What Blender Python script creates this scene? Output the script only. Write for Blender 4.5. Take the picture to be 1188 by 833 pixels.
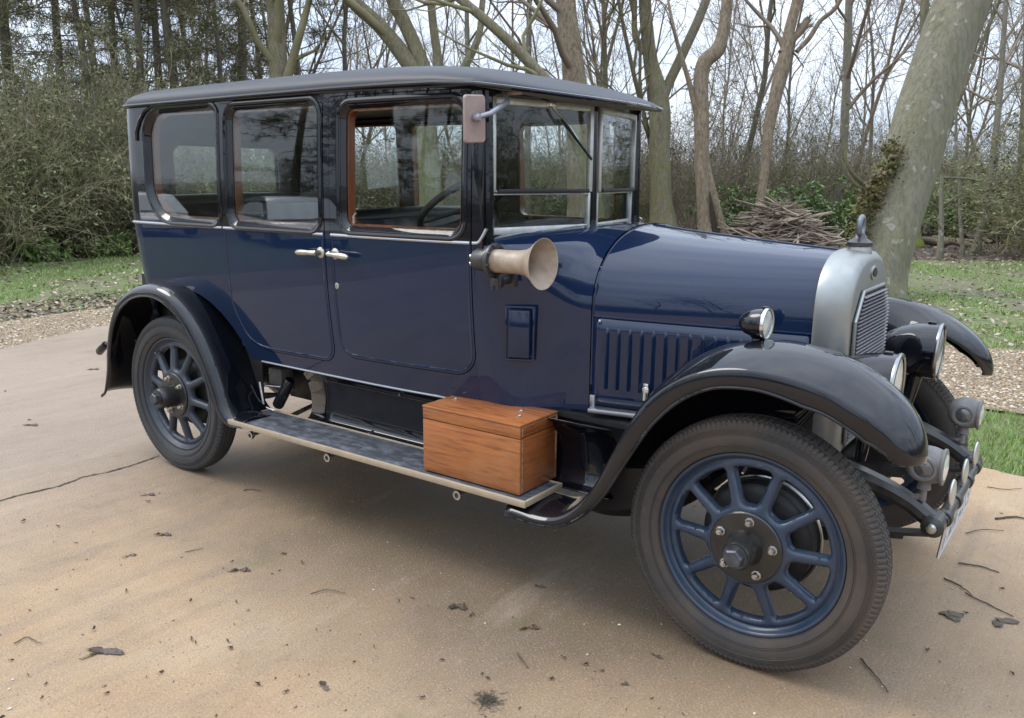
import bpy, bmesh, math, random
import numpy as np
from mathutils import Vector, Matrix, Euler
from mathutils.geometry import delaunay_2d_cdt
R = math.radians
PI = math.pi
S = bpy.context.scene
for o in list(bpy.data.objects): bpy.data.objects.remove(o)
COL = S.collection

# ---------------------------------------------------------------- camera
CAM = np.array([3.917, -3.1295, 1.5289])
YAW, PITCH, ROLL, FPX, IMW = R(35.9875), R(12.1637), R(0.434), 976.65, 1188.0
cam = bpy.data.cameras.new('camera')
cam.sensor_width = 36.0
cam.lens = 36.0 * FPX / IMW
cam.clip_start = 0.05
cam.clip_end = 3000
co = bpy.data.objects.new('camera', cam)
COL.objects.link(co)
fw = Vector((-math.sin(YAW)*math.cos(PITCH), math.cos(YAW)*math.cos(PITCH), -math.sin(PITCH)))
rt = Vector((math.cos(YAW), math.sin(YAW), 0))
up = rt.cross(fw)
r2 = rt*math.cos(ROLL) + up*math.sin(ROLL)
u2 = up*math.cos(ROLL) - rt*math.sin(ROLL)
m = Matrix((r2, u2, -fw)).transposed().to_4x4()
m.translation = Vector(CAM)
co.matrix_world = m
S.camera = co

# ---------------------------------------------------------------- sky, sun, exposure
SUN_EL, SUN_AZ = R(52), R(200)          # azimuth: direction the light comes from, from +X counter-clockwise
w = bpy.data.worlds.new('World'); S.world = w; w.use_nodes = True
nt = w.node_tree; nt.nodes.clear()
N = nt.nodes.new; LK = nt.links.new
wo = N('ShaderNodeOutputWorld'); bg = N('ShaderNodeBackground'); bg.inputs['Strength'].default_value = 0.1
sky = N('ShaderNodeTexSky'); sky.sky_type = 'NISHITA'; sky.sun_disc = False
sky.sun_elevation = SUN_EL; sky.sun_rotation = PI/2 - SUN_AZ
sky.air_density = 1.0; sky.dust_density = 3.0; sky.ozone_density = 1.0
tc = N('ShaderNodeTexCoord'); mp = N('ShaderNodeMapping'); mp.inputs['Scale'].default_value = (1.0, 1.0, 2.6)
LK(tc.outputs['Generated'], mp.inputs['Vector'])
nz = N('ShaderNodeTexNoise'); nz.inputs['Scale'].default_value = 2.3; nz.inputs['Detail'].default_value = 6; nz.inputs['Roughness'].default_value = 0.55
LK(mp.outputs[0], nz.inputs['Vector'])
cr = N('ShaderNodeValToRGB')
cr.color_ramp.elements[0].position = 0.3; cr.color_ramp.elements[0].color = (6.3, 7.6, 9.8, 1)
cr.color_ramp.elements[1].position = 0.66; cr.color_ramp.elements[1].color = (10.6, 11.5, 12.8, 1)
LK(nz.outputs['Fac'], cr.inputs['Fac'])
mx = N('ShaderNodeMixRGB'); mx.inputs['Fac'].default_value = 0.86
LK(sky.outputs[0], mx.inputs['Color1']); LK(cr.outputs[0], mx.inputs['Color2'])
sz = N('ShaderNodeSeparateXYZ'); LK(tc.outputs['Generated'], sz.inputs[0])
zr = N('ShaderNodeMapRange'); zr.inputs['From Min'].default_value = 0.05; zr.inputs['From Max'].default_value = 1.0; zr.inputs['To Min'].default_value = 0.92; zr.inputs['To Max'].default_value = 2.3
LK(sz.outputs[2], zr.inputs['Value'])
ml = N('ShaderNodeMixRGB'); ml.blend_type = 'MULTIPLY'; ml.inputs['Fac'].default_value = 1.0
LK(mx.outputs[0], ml.inputs['Color1']); LK(zr.outputs[0], ml.inputs['Color2'])
LK(ml.outputs[0], bg.inputs['Color']); LK(bg.outputs[0], wo.inputs['Surface'])
sl = bpy.data.lights.new('sun', 'SUN'); sl.energy = 1.3; sl.angle = R(25); sl.color = (1.0, 0.96, 0.9)
so = bpy.data.objects.new('sun', sl); COL.objects.link(so)
sd = Vector((math.cos(SUN_EL)*math.cos(SUN_AZ), math.cos(SUN_EL)*math.sin(SUN_AZ), math.sin(SUN_EL)))
so.rotation_euler = sd.to_track_quat('Z', 'Y').to_euler(); so.location = sd*40
S.view_settings.view_transform = 'Standard'; S.view_settings.look = 'None'
S.view_settings.exposure = 0.32; S.view_settings.gamma = 1.0
S.render.engine = 'CYCLES'
S.cycles.max_bounces = 10; S.cycles.transparent_max_bounces = 24

# ---------------------------------------------------------------- materials
def mat(name, col, rough=0.5, metal=0.0, coat=0.0, spec=0.5, col2=None, nscale=8, ndet=5, nlo=0.35, nhi=0.65, bump=0.0, bscale=60,
        stretch=(1, 1, 1), rough2=None, trans=0.0, sheen=0.0, bdist=0.01, coatrough=0.03, detail2=None):
    M = bpy.data.materials.new(name); M.use_nodes = True
    t = M.node_tree; b = t.nodes['Principled BSDF']
    b.inputs['Base Color'].default_value = (*col, 1); b.inputs['Roughness'].default_value = rough
    b.inputs['Metallic'].default_value = metal; b.inputs['Coat Weight'].default_value = coat
    b.inputs['Coat Roughness'].default_value = coatrough; b.inputs['Coat IOR'].default_value = 1.5; b.inputs['Specular IOR Level'].default_value = spec
    L = t.links.new
    if col2 is not None or rough2 is not None or bump:
        c = t.nodes.new('ShaderNodeTexCoord'); mpp = t.nodes.new('ShaderNodeMapping'); mpp.inputs['Scale'].default_value = stretch
        L(c.outputs['Object'], mpp.inputs['Vector'])
        n = t.nodes.new('ShaderNodeTexNoise'); n.inputs['Scale'].default_value = nscale; n.inputs['Detail'].default_value = ndet
        n.inputs['Roughness'].default_value = 0.62
        L(mpp.outputs[0], n.inputs['Vector'])
        r = t.nodes.new('ShaderNodeMapRange'); r.inputs['From Min'].default_value = nlo; r.inputs['From Max'].default_value = nhi
        L(n.outputs['Fac'], r.inputs['Value'])
        if col2 is not None:
            x = t.nodes.new('ShaderNodeMixRGB'); x.inputs['Color1'].default_value = (*col, 1); x.inputs['Color2'].default_value = (*col2, 1)
            L(r.outputs[0], x.inputs['Fac']); L(x.outputs[0], b.inputs['Base Color'])
            if detail2 is not None:
                n3 = t.nodes.new('ShaderNodeTexNoise'); n3.inputs['Scale'].default_value = detail2[1]; n3.inputs['Detail'].default_value = 3
                L(c.outputs['Object'], n3.inputs['Vector'])
                r3 = t.nodes.new('ShaderNodeMapRange'); r3.inputs['From Min'].default_value = detail2[2]; r3.inputs['From Max'].default_value = detail2[3]
                L(n3.outputs['Fac'], r3.inputs['Value'])
                x3 = t.nodes.new('ShaderNodeMixRGB'); x3.inputs['Color2'].default_value = (*detail2[0], 1)
                L(r3.outputs[0], x3.inputs['Fac']); L(x.outputs[0], x3.inputs['Color1']); L(x3.outputs[0], b.inputs['Base Color'])
        if rough2 is not None:
            q = t.nodes.new('ShaderNodeMapRange'); q.inputs['To Min'].default_value = rough; q.inputs['To Max'].default_value = rough2
            L(r.outputs[0], q.inputs['Value']); L(q.outputs[0], b.inputs['Roughness'])
        if bump:
            n2 = t.nodes.new('ShaderNodeTexNoise'); n2.inputs['Scale'].default_value = bscale; n2.inputs['Detail'].default_value = 6
            L(mpp.outputs[0], n2.inputs['Vector'])
            bp = t.nodes.new('ShaderNodeBump'); bp.inputs['Strength'].default_value = bump; bp.inputs['Distance'].default_value = bdist
            L(n2.outputs['Fac'], bp.inputs['Height']); L(bp.outputs[0], b.inputs['Normal'])
    if trans: b.inputs['Transmission Weight'].default_value = trans
    return M

def glass_mat(name, tint=(0.93, 0.96, 0.95), refl=1.0):
    M = bpy.data.materials.new(name); M.use_nodes = True; t = M.node_tree; t.nodes.clear()
    o = t.nodes.new('ShaderNodeOutputMaterial'); a = t.nodes.new('ShaderNodeBsdfTransparent'); a.inputs[0].default_value = (*tint, 1)
    g = t.nodes.new('ShaderNodeBsdfGlossy'); g.inputs['Roughness'].default_value = 0.015
    f = t.nodes.new('ShaderNodeFresnel')
    ge = t.nodes.new('ShaderNodeNewGeometry'); io = t.nodes.new('ShaderNodeMapRange'); io.inputs['To Min'].default_value = 1.52; io.inputs['To Max'].default_value = 1/1.52
    t.links.new(ge.outputs['Backfacing'], io.inputs['Value']); t.links.new(io.outputs[0], f.inputs['IOR'])   # same reflection on both faces of the pane
    mm = t.nodes.new('ShaderNodeMixShader')
    t.links.new(f.outputs[0], mm.inputs[0]); t.links.new(a.outputs[0], mm.inputs[1]); t.links.new(g.outputs[0], mm.inputs[2])
    t.links.new(mm.outputs[0], o.inputs['Surface'])
    return M

# ---------------------------------------------------------------- mesh helpers
class MB:
    """collects shapes into one mesh"""
    def __init__(s): s.v = []; s.f = []; s.m = []
    def add(s, verts, faces, mi=0):
        k = len(s.v); s.v.extend([tuple(map(float, p)) for p in verts])
        s.f.extend([tuple(int(i)+k for i in f) for f in faces])
        s.m.extend(mi if isinstance(mi, list) else [mi]*len(faces)); return s
    def box(s, c, d, bev=0.0, rot=None, mi=0, seg=2):
        bm = bmesh.new(); bmesh.ops.create_cube(bm, size=1.0)
        for v in bm.verts: v.co = Vector((v.co.x*d[0], v.co.y*d[1], v.co.z*d[2]))
        if bev > 0: bmesh.ops.bevel(bm, geom=list(bm.edges), offset=bev, segments=seg, affect='EDGES', profile=0.5)
        M = (rot.to_matrix() if isinstance(rot, Euler) else rot) if rot is not None else Matrix.Identity(3)
        vs = [M @ v.co + Vector(c) for v in bm.verts]; bm.verts.index_update()
        fs = [[v.index for v in f.verts] for f in bm.faces]; bm.free()
        return s.add(vs, fs, mi)
    def tube(s, pts, r, n=10, cap=True, closed=False, mi=0, flat=None):
        P = [Vector(p) for p in pts]; k = len(P)
        rr = list(r) if hasattr(r, '__len__') else [r]*k
        T = []
        for i in range(k):
            a = P[(i-1) % k] if (closed or i > 0) else P[i]; b = P[(i+1) % k] if (closed or i < k-1) else P[i]
            T.append((b-a).normalized())
        ref = Vector((0, 0, 1)) if abs(T[0].z) < 0.9 else Vector((1, 0, 0))
        nn = (ref - T[0]*ref.dot(T[0])).normalized()
        vs = []
        for i in range(k):
            nn = (nn - T[i]*nn.dot(T[i])).normalized(); bb = T[i].cross(nn)
            for j in range(n):
                a = 2*PI*j/n
                vs.append(P[i] + (nn*math.cos(a) + bb*math.sin(a))*rr[i])
        fs = []
        for i in range(k if closed else k-1):
            for j in range(n):
                a = i*n+j; b = i*n+(j+1) % n; c = ((i+1) % k)*n+(j+1) % n; d = ((i+1) % k)*n+j
                fs.append((a, b, c, d))
        if cap and not closed: fs.append(tuple(range(n-1, -1, -1))); fs.append(tuple(range((k-1)*n, k*n)))
        return s.add(vs, fs, mi)
    def lathe(s, prof, o=(0, 0, 0), axis=(0, 0, 1), n=32, mi=0, closed=False, mod=None, caps=True):
        """prof: (radius, height along axis)"""
        ax = Vector(axis).normalized(); ref = Vector((0, 0, 1)) if abs(ax.z) < 0.9 else Vector((1, 0, 0))
        e1 = (ref - ax*ref.dot(ax)).normalized(); e2 = ax.cross(e1); o = Vector(o); vs = []; k = len(prof)
        for i, (r, h) in enumerate(prof):
            for j in range(n):
                a = 2*PI*j/n; q = r if mod is None else r + mod(i, j)
                vs.append(o + ax*h + (e1*math.cos(a)+e2*math.sin(a))*q)
        fs = []
        for i in range(k if closed else k-1):
            for j in range(n):
                fs.append((i*n+j, i*n+(j+1) % n, ((i+1) % k)*n+(j+1) % n, ((i+1) % k)*n+j))
        if not closed and caps:
            if prof[0][0] > 1e-5: fs.append(tuple(range(n-1, -1, -1)))
            if prof[-1][0] > 1e-5: fs.append(tuple(range((k-1)*n, k*n)))
        return s.add(vs, fs, mi)
    def loft(s, secs, closed=False, cap0=False, cap1=False, mi=0):
        k = len(secs); n = len(secs[0]); vs = [p for q in secs for p in q]; fs = []
        for i in range(k-1):
            for j in range(n if closed else n-1):
                fs.append((i*n+j, i*n+(j+1) % n, (i+1)*n+(j+1) % n, (i+1)*n+j))
        if cap0: fs.append(tuple(range(n-1, -1, -1)))
        if cap1: fs.append(tuple(range((k-1)*n, k*n)))
        return s.add(vs, fs, mi)
    def mirror(s):
        q = MB(); q.v = [(x, -y, z) for x, y, z in s.v]; q.f = [tuple(reversed(f)) for f in s.f]; q.m = list(s.m); return q
    def join(s, o):
        k = len(s.v); s.v += o.v; s.f += [tuple(i+k for i in f) for f in o.f]; s.m += o.m; return s
    def build(s, name, mats, parent=None, ang=35, flip=False, solid=0.0):
        me = bpy.data.meshes.new(name)
        off = wloc(parent) if parent else Vector((0, 0, 0))
        v = np.array(s.v, float) - np.array(off)
        me.from_pydata(v.tolist(), [], s.f); me.update()
        mats = mats if isinstance(mats, (list, tuple)) else [mats]
        for q in mats: me.materials.append(q)
        me.polygons.foreach_set('material_index', s.m)
        if ang:
            bm = bmesh.new(); bm.from_mesh(me)
            bmesh.ops.remove_doubles(bm, verts=bm.verts, dist=1e-5)
            bmesh.ops.recalc_face_normals(bm, faces=bm.faces)
            bm.to_mesh(me); bm.free()
            me.shade_smooth(); me.set_sharp_from_angle(angle=R(ang))
        o = bpy.data.objects.new(name, me); COL.objects.link(o)
        if parent: o.parent = parent
        if solid:
            sm = o.modifiers.new('thickness', 'SOLIDIFY'); sm.thickness = solid; sm.offset = 0
        return o

def wloc(o):
    L = Vector((0, 0, 0))
    while o is not None: L = L + o.location; o = o.parent
    return L
def empty(name, loc=(0, 0, 0), parent=None, rz=0):
    o = bpy.data.objects.new(name, None); COL.objects.link(o); o.empty_display_size = 0.2
    if parent: o.parent = parent; o.location = Vector(loc) - wloc(parent)
    else: o.location = loc
    o.rotation_euler.z = rz
    return o
def tag(o, label=None, cat=None, group=None, kind=None):
    if label: o['label'] = label
    if cat: o['category'] = cat
    if group: o['group'] = group
    if kind: o['kind'] = kind
    return o
def copy_tree(o, parent=None):
    c = o.copy(); COL.objects.link(c)
    if parent: c.parent = parent
    for ch in list(o.children): copy_tree(ch, c)
    return c
def lerp(a, b, t): return a + (b-a)*t
def smooth(t): t = min(1, max(0, t)); return t*t*(3-2*t)
def itp(x, xs, ys): return float(np.interp(x, xs, ys))
def rpoly(pts, rad, n=8):
    """closed polygon with rounded corners; rad: one radius or one per corner"""
    k = len(pts); rr = rad if hasattr(rad, '__len__') else [rad]*k; out = []
    for i in range(k):
        p = Vector(pts[i]); a = (Vector(pts[i-1])-p); b = (Vector(pts[(i+1) % k])-p)
        if rr[i] <= 0: out.append(tuple(p)); continue
        la, lb = a.length, b.length; a.normalize(); b.normalize(); ang = a.angle(b); d = min(rr[i]/math.tan(ang/2), la*.49, lb*.49); r = d*math.tan(ang/2)
        c = p + (a+b).normalized()*(r/math.sin(ang/2)); s0 = p+a*d-c; s1 = p+b*d-c
        a0 = math.atan2(s0.y, s0.x); da = math.atan2(s1.y, s1.x)-a0
        while da > PI: da -= 2*PI
        while da < -PI: da += 2*PI
        for j in range(n+1): q = a0+da*j/n; out.append((c.x+r*math.cos(q), c.y+r*math.sin(q)))
    return out
def resample(poly, step):
    out = []; k = len(poly)
    for i in range(k):
        a = np.array(poly[i], float); b = np.array(poly[(i+1) % k], float); L = np.linalg.norm(b-a); n = max(1, int(math.ceil(L/step)))
        if L < 1e-6: continue
        for j in range(n): out.append(tuple(a+(b-a)*j/n))
    return out
def inside(P, poly):
    P = np.asarray(P); x, y = P[:, 0], P[:, 1]; c = np.zeros(len(P), bool); k = len(poly)
    for i in range(k):
        x1, y1 = poly[i]; x2, y2 = poly[i-1]
        if y1 == y2: continue
        c ^= ((y1 > y) != (y2 > y)) & (x < (x2-x1)*(y-y1)/(y2-y1)+x1)
    return c
def bdist(P, polys):
    P = np.asarray(P); d = np.full(len(P), 1e9)
    for poly in polys:
        A = np.array(poly, float); B = np.roll(A, -1, 0)
        for a, b in zip(A, B):
            ab = b-a; L = ab@ab
            if L < 1e-14: continue
            t = np.clip(((P-a)@ab)/L, 0, 1); d = np.minimum(d, np.linalg.norm(P-a-t[:, None]*ab, axis=1))
    return d
def flat_mesh(outline, holes, step, lines=()):
    polys = [resample(outline, step)] + [resample(h, step) for h in holes]
    pts = []; edges = []
    for p in polys:
        k = len(pts); pts += p; edges += [(k+i, k+(i+1) % len(p)) for i in range(len(p))]
    for l in lines:
        k = len(pts); n_ = max(2, int(math.dist(l[0], l[1])/step)); pts += [(l[0][0]+(l[1][0]-l[0][0])*i/n_, l[0][1]+(l[1][1]-l[0][1])*i/n_) for i in range(n_+1)]
        edges += [(k+i, k+i+1) for i in range(n_)]
    A = np.array(polys[0]); lo = A.min(0); hi = A.max(0)
    gx, gy = np.meshgrid(np.arange(lo[0]+step/2, hi[0], step), np.arange(lo[1]+step/2, hi[1], step))
    G = np.stack([gx.ravel(), gy.ravel()], 1)
    ok = inside(G, polys[0])
    for h in polys[1:]: ok &= ~inside(G, h)
    G = G[ok]
    if len(G): G = G[bdist(G, polys) > step*0.45]
    for l in lines: G = G[np.abs(G[:, 1]-l[0][1]) > step*0.4]
    allp = [Vector(p) for p in pts] + [Vector(p) for p in G]
    vc, ec, fc, _, _, _ = delaunay_2d_cdt(allp, edges, [], 1, 1e-6)
    V = np.array([tuple(v) for v in vc]); F = [tuple(f) for f in fc]
    C = np.array([V[list(f)].mean(0) for f in F]); ok = inside(C, polys[0])
    for h in polys[1:]: ok &= ~inside(C, h)
    return V, [f for f, q in zip(F, ok) if q], polys
def panel(outline, holes, fmap, t, step=0.05, mfun=None):
    """sheet with holes, fmap(s, z, depth) -> point; t thickness"""
    xs_ = [p[0] for p in outline]
    V, F, _ = flat_mesh(outline, holes, step, [((min(xs_)-0.01, 1.285), (max(xs_)+0.01, 1.285))] if mfun else ()); n = len(V); mb = MB()
    vs = [fmap(a, b, 0.0) for a, b in V] + [fmap(a, b, t) for a, b in V]
    fs = list(F) + [tuple(i+n for i in reversed(f)) for f in F]
    ms = [mfun(*V[list(f)].mean(0)) if mfun else 0 for f in F]; ms = ms+ms
    cnt = {}
    for f in F:
        for i in range(len(f)):
            a, b = f[i], f[(i+1) % len(f)]; cnt[(a, b)] = 1
    for (a, b) in cnt:
        if (b, a) not in cnt:
            fs.append((b, a, a+n, b+n)); ms.append(mfun(*((V[a]+V[b])/2)) if mfun else 0)
    mb.add(vs, fs, ms); return mb
def catmull(P, n=8, closed=False):
    P = [np.array(p, float) for p in P]; k = len(P); out = []
    rng = range(k) if closed else range(k-1)
    for i in rng:
        p0 = P[(i-1) % k] if closed or i > 0 else 2*P[0]-P[1]; p1 = P[i]; p2 = P[(i+1) % k]
        p3 = P[(i+2) % k] if closed or i < k-2 else 2*P[-1]-P[-2]
        for j in range(n):
            t = j/n; out.append(tuple(0.5*((2*p1)+(p2-p0)*t+(2*p0-5*p1+4*p2-p3)*t*t+(3*p1-p0-3*p2+p3)*t**3)))
    if not closed: out.append(tuple(P[-1]))
    return out
# ================================================================ GROUND
def gp(px, py, z=0.0):
    """a pixel of the photograph seen on the ground"""
    d = fw + r2*((px-594)/FPX) - u2*((py-416.5)/FPX)
    t = (z-CAM[2])/d.z
    return Vector(CAM)+d*t
def ap(px, py, depth):
    """a pixel at a distance along the view"""
    return Vector(CAM) + (fw + r2*((px-594)/FPX) - u2*((py-416.5)/FPX))*depth
def nodes(name):
    M = bpy.data.materials.new(name); M.use_nodes = True; t = M.node_tree
    def nn(k, **kw):
        n = t.nodes.new(k)
        for a, v in kw.items():
            if hasattr(n, a): setattr(n, a, v)
            else: n.inputs[a.replace('_', ' ')].default_value = v
        return n
    return M, t, nn, t.links.new, t.nodes['Principled BSDF']
def noise(nn, L, vec, scale, det=5, rough=0.6, stretch=None):
    n = nn('ShaderNodeTexNoise'); n.inputs['Scale'].default_value = scale; n.inputs['Detail'].default_value = det; n.inputs['Roughness'].default_value = rough
    if stretch:
        m_ = nn('ShaderNodeMapping'); m_.inputs['Scale'].default_value = stretch; L(vec, m_.inputs['Vector']); vec = m_.outputs[0]
    L(vec, n.inputs['Vector']); return n.outputs['Fac']
def rng(nn, L, v, a, b, c=0.0, d=1.0):
    r = nn('ShaderNodeMapRange'); r.inputs['From Min'].default_value = a; r.inputs['From Max'].default_value = b; r.inputs['To Min'].default_value = c; r.inputs['To Max'].default_value = d
    L(v, r.inputs['Value']); return r.outputs[0]
def mixc(nn, L, f, a, b):
    x = nn('ShaderNodeMixRGB')
    if hasattr(f, 'name'): L(f, x.inputs['Fac'])
    else: x.inputs['Fac'].default_value = f
    for s_, q in (('Color1', a), ('Color2', b)):
        if isinstance(q, tuple): x.inputs[s_].default_value = (*q, 1)
        else: L(q, x.inputs[s_])
    return x.outputs[0]
def mul(nn, L, a, b, op='MULTIPLY'):
    m_ = nn('ShaderNodeMath', operation=op)
    for i, q in enumerate((a, b)):
        if isinstance(q, (int, float)): m_.inputs[i].default_value = q
        else: L(q, m_.inputs[i])
    return m_.outputs[0]

# brown brushed concrete, damp in patches, shade under the car painted in
CONC, t_, nn, L, b = nodes('drive_concrete')
pos = nn('ShaderNodeNewGeometry').outputs['Position']
big = noise(nn, L, pos, 0.55, 4); mid = noise(nn, L, pos, 2.3, 5); fine = noise(nn, L, pos, 120, 4, 0.75); brush = noise(nn, L, pos, 1.0, 4, 0.7, (62, 3.0, 20)); brush2 = noise(nn, L, pos, 1.0, 3, 0.6, (9, 0.7, 4))
damp = rng(nn, L, mul(nn, L, mul(nn, L, big, 0.65), mul(nn, L, mid, 0.35), 'ADD'), 0.44, 0.58)
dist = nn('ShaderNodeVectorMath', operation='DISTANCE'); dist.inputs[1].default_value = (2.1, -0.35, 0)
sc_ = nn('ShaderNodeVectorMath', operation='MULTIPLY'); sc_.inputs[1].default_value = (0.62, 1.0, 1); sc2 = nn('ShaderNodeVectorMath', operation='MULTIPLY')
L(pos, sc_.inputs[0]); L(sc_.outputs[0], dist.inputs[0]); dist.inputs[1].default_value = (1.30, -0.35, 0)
near = rng(nn, L, mul(nn, L, dist.outputs['Value'], mul(nn, L, mid, 0.5), 'ADD'), 0.8, 1.65, 1.0, 0.0)  # darker damp ground round the car, with its shade painted in
wet = mul(nn, L, mul(nn, L, damp, 0.42), mul(nn, L, near, 0.8), 'ADD'); wet = rng(nn, L, wet, 0.2, 1.05)  # damp patches plus the painted shade under the car
dry = mixc(nn, L, rng(nn, L, mid, 0.35, 0.68), (0.35, 0.228, 0.122), (0.44, 0.308, 0.180))
sepx = nn('ShaderNodeSeparateXYZ'); L(pos, sepx.inputs[0])
far = rng(nn, L, mul(nn, L, sepx.outputs[0], mul(nn, L, mid, 1.6), 'ADD'), 0.0, 1.5, 1.0, 0.0)                    # the older slab beyond the joint is greyer
dry = mixc(nn, L, mul(nn, L, far, 0.75), dry, (0.255, 0.205, 0.165))
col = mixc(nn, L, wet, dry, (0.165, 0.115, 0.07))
col = mixc(nn, L, rng(nn, L, brush2, 0.50, 0.72, 0, 0.42), col, (0.19, 0.145, 0.11))
col = mixc(nn, L, rng(nn, L, brush, 0.56, 0.72, 0, 0.22), col, (0.16, 0.122, 0.09))
grit = noise(nn, L, pos, 230, 2, 0.6); col = mixc(nn, L, rng(nn, L, grit, 0.56, 0.70, 0, 0.6), col, (0.12, 0.088, 0.06)); col = mixc(nn, L, rng(nn, L, grit, 0.40, 0.28, 0, 0.32), col, (0.52, 0.42, 0.32))
patch = noise(nn, L, pos, 1.3, 6, 0.7, (1.6, 0.55, 1)); col = mixc(nn, L, rng(nn, L, patch, 0.50, 0.66, 0, 0.34), col, (0.175, 0.125, 0.082)); col = mixc(nn, L, rng(nn, L, patch, 0.44, 0.32, 0, 0.35), col, (0.40, 0.315, 0.235))
mott = noise(nn, L, pos, 26, 5, 0.75, (1.5, 0.6, 1)); col = mixc(nn, L, rng(nn, L, mott, 0.54, 0.70, 0, 0.34), col, (0.145, 0.103, 0.068)); col = mixc(nn, L, rng(nn, L, mott, 0.43, 0.30, 0, 0.35), col, (0.42, 0.33, 0.245))
stain = noise(nn, L, pos, 7, 6, 0.75); col = mixc(nn, L, rng(nn, L, stain, 0.56, 0.72, 0, 0.32), col, (0.15, 0.112, 0.078))
v1 = nn('ShaderNodeTexVoronoi'); v1.inputs['Scale'].default_value = 58; L(pos, v1.inputs['Vector'])
sepv = nn('ShaderNodeSeparateColor'); L(v1.outputs['Color'], sepv.inputs[0])
pale = mul(nn, L, rng(nn, L, v1.outputs['Distance'], 0.16, 0.28, 1, 0), rng(nn, L, sepv.outputs[0], 0.80, 0.86))
col = mixc(nn, L, mul(nn, L, pale, 0.4), col, (0.50, 0.42, 0.33))
darkp = mul(nn, L, rng(nn, L, v1.outputs['Distance'], 0.12, 0.26, 1, 0), rng(nn, L, sepv.outputs[1], 0.84, 0.88))
col = mixc(nn, L, mul(nn, L, darkp, 0.7), col, (0.07, 0.055, 0.042))
col = mixc(nn, L, rng(nn, L, fine, 0.52, 0.68, 0, 0.42), col, (0.15, 0.11, 0.075))
col = mixc(nn, L, rng(nn, L, fine, 0.47, 0.34, 0, 0.45), col, (0.50, 0.41, 0.32))
moss = mul(nn, L, rng(nn, L, noise(nn, L, pos, 3.1, 5), 0.56, 0.68), rng(nn, L, big, 0.5, 0.56))
col = mixc(nn, L, mul(nn, L, moss, 0.35), col, (0.12, 0.115, 0.045))
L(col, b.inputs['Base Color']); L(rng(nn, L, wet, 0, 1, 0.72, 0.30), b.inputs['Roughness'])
h = mul(nn, L, mul(nn, L, brush, 0.22), mul(nn, L, fine, 0.75), 'ADD'); h = mul(nn, L, h, mul(nn, L, pale, 0.5), 'ADD')
bp = nn('ShaderNodeBump'); bp.inputs['Strength'].default_value = 0.9; bp.inputs['Distance'].default_value = 0.006; L(h, bp.inputs['Height']); L(bp.outputs[0], b.inputs['Normal'])

def litter_mat(name, grass, dirt, leafc, gl, gh, leaf_amt):
    M, t_, nn, L, b = nodes(name)
    pos = nn('ShaderNodeNewGeometry').outputs['Position']
    a = noise(nn, L, pos, 0.9, 6); f = noise(nn, L, pos, 30, 4, 0.7)
    g = mixc(nn, L, rng(nn, L, f, 0.35, 0.7), grass, tuple(q*0.5 for q in grass))
    d = mixc(nn, L, rng(nn, L, noise(nn, L, pos, 14, 5), 0.35, 0.65), dirt, tuple(q*0.5 for q in dirt))
    c = mixc(nn, L, rng(nn, L, a, gl, gh), d, g)
    v = nn('ShaderNodeTexVoronoi'); v.inputs['Scale'].default_value = 15; L(pos, v.inputs['Vector'])
    s_ = nn('ShaderNodeSeparateColor'); L(v.outputs['Color'], s_.inputs[0])
    lf = mul(nn, L, rng(nn, L, v.outputs['Distance'], 0.30, 0.42, 1, 0), rng(nn, L, s_.outputs[0], 1-leaf_amt-0.04, 1-leaf_amt))
    c = mixc(nn, L, lf, c, mixc(nn, L, s_.outputs[1], leafc, tuple(q*0.45 for q in leafc)))
    L(c, b.inputs['Base Color']); b.inputs['Roughness'].default_value = 0.85
    bp = nn('ShaderNodeBump'); bp.inputs['Strength'].default_value = 0.8; bp.inputs['Distance'].default_value = 0.03; L(f, bp.inputs['Height']); L(bp.outputs[0], b.inputs['Normal'])
    return M
LAWN = litter_mat('lawn_soil', (0.16, 0.20, 0.065), (0.20, 0.16, 0.115), (0.26, 0.20, 0.145), 0.38, 0.52, 0.30)
FLOOR = litter_mat('woodland_floor', (0.07, 0.075, 0.03), (0.10, 0.072, 0.048), (0.19, 0.135, 0.085), 0.60, 0.75, 0.5)
GRAV, t_, nn, L, b = nodes('gravel_bed')
pos = nn('ShaderNodeNewGeometry').outputs['Position']
v = nn('ShaderNodeTexVoronoi'); v.inputs['Scale'].default_value = 55; L(pos, v.inputs['Vector']); s_ = nn('ShaderNodeSeparateColor'); L(v.outputs['Color'], s_.inputs[0])
c = mixc(nn, L, s_.outputs[0], (0.30, 0.215, 0.125), (0.48, 0.38, 0.26)); c = mixc(nn, L, rng(nn, L, v.outputs['Distance'], 0.35, 0.6), c, (0.12, 0.085, 0.05))
c = mixc(nn, L, rng(nn, L, noise(nn, L, pos, 1.6, 5), 0.5, 0.7, 0, 0.6), c, (0.17, 0.125, 0.08))
L(c, b.inputs['Base Color']); b.inputs['Roughness'].default_value = 0.8
bp = nn('ShaderNodeBump'); bp.inputs['Strength'].default_value = 1.0; bp.inputs['Distance'].default_value = 0.012; bp.invert = True; L(v.outputs['Distance'], bp.inputs['Height']); L(bp.outputs[0], b.inputs['Normal'])

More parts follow.
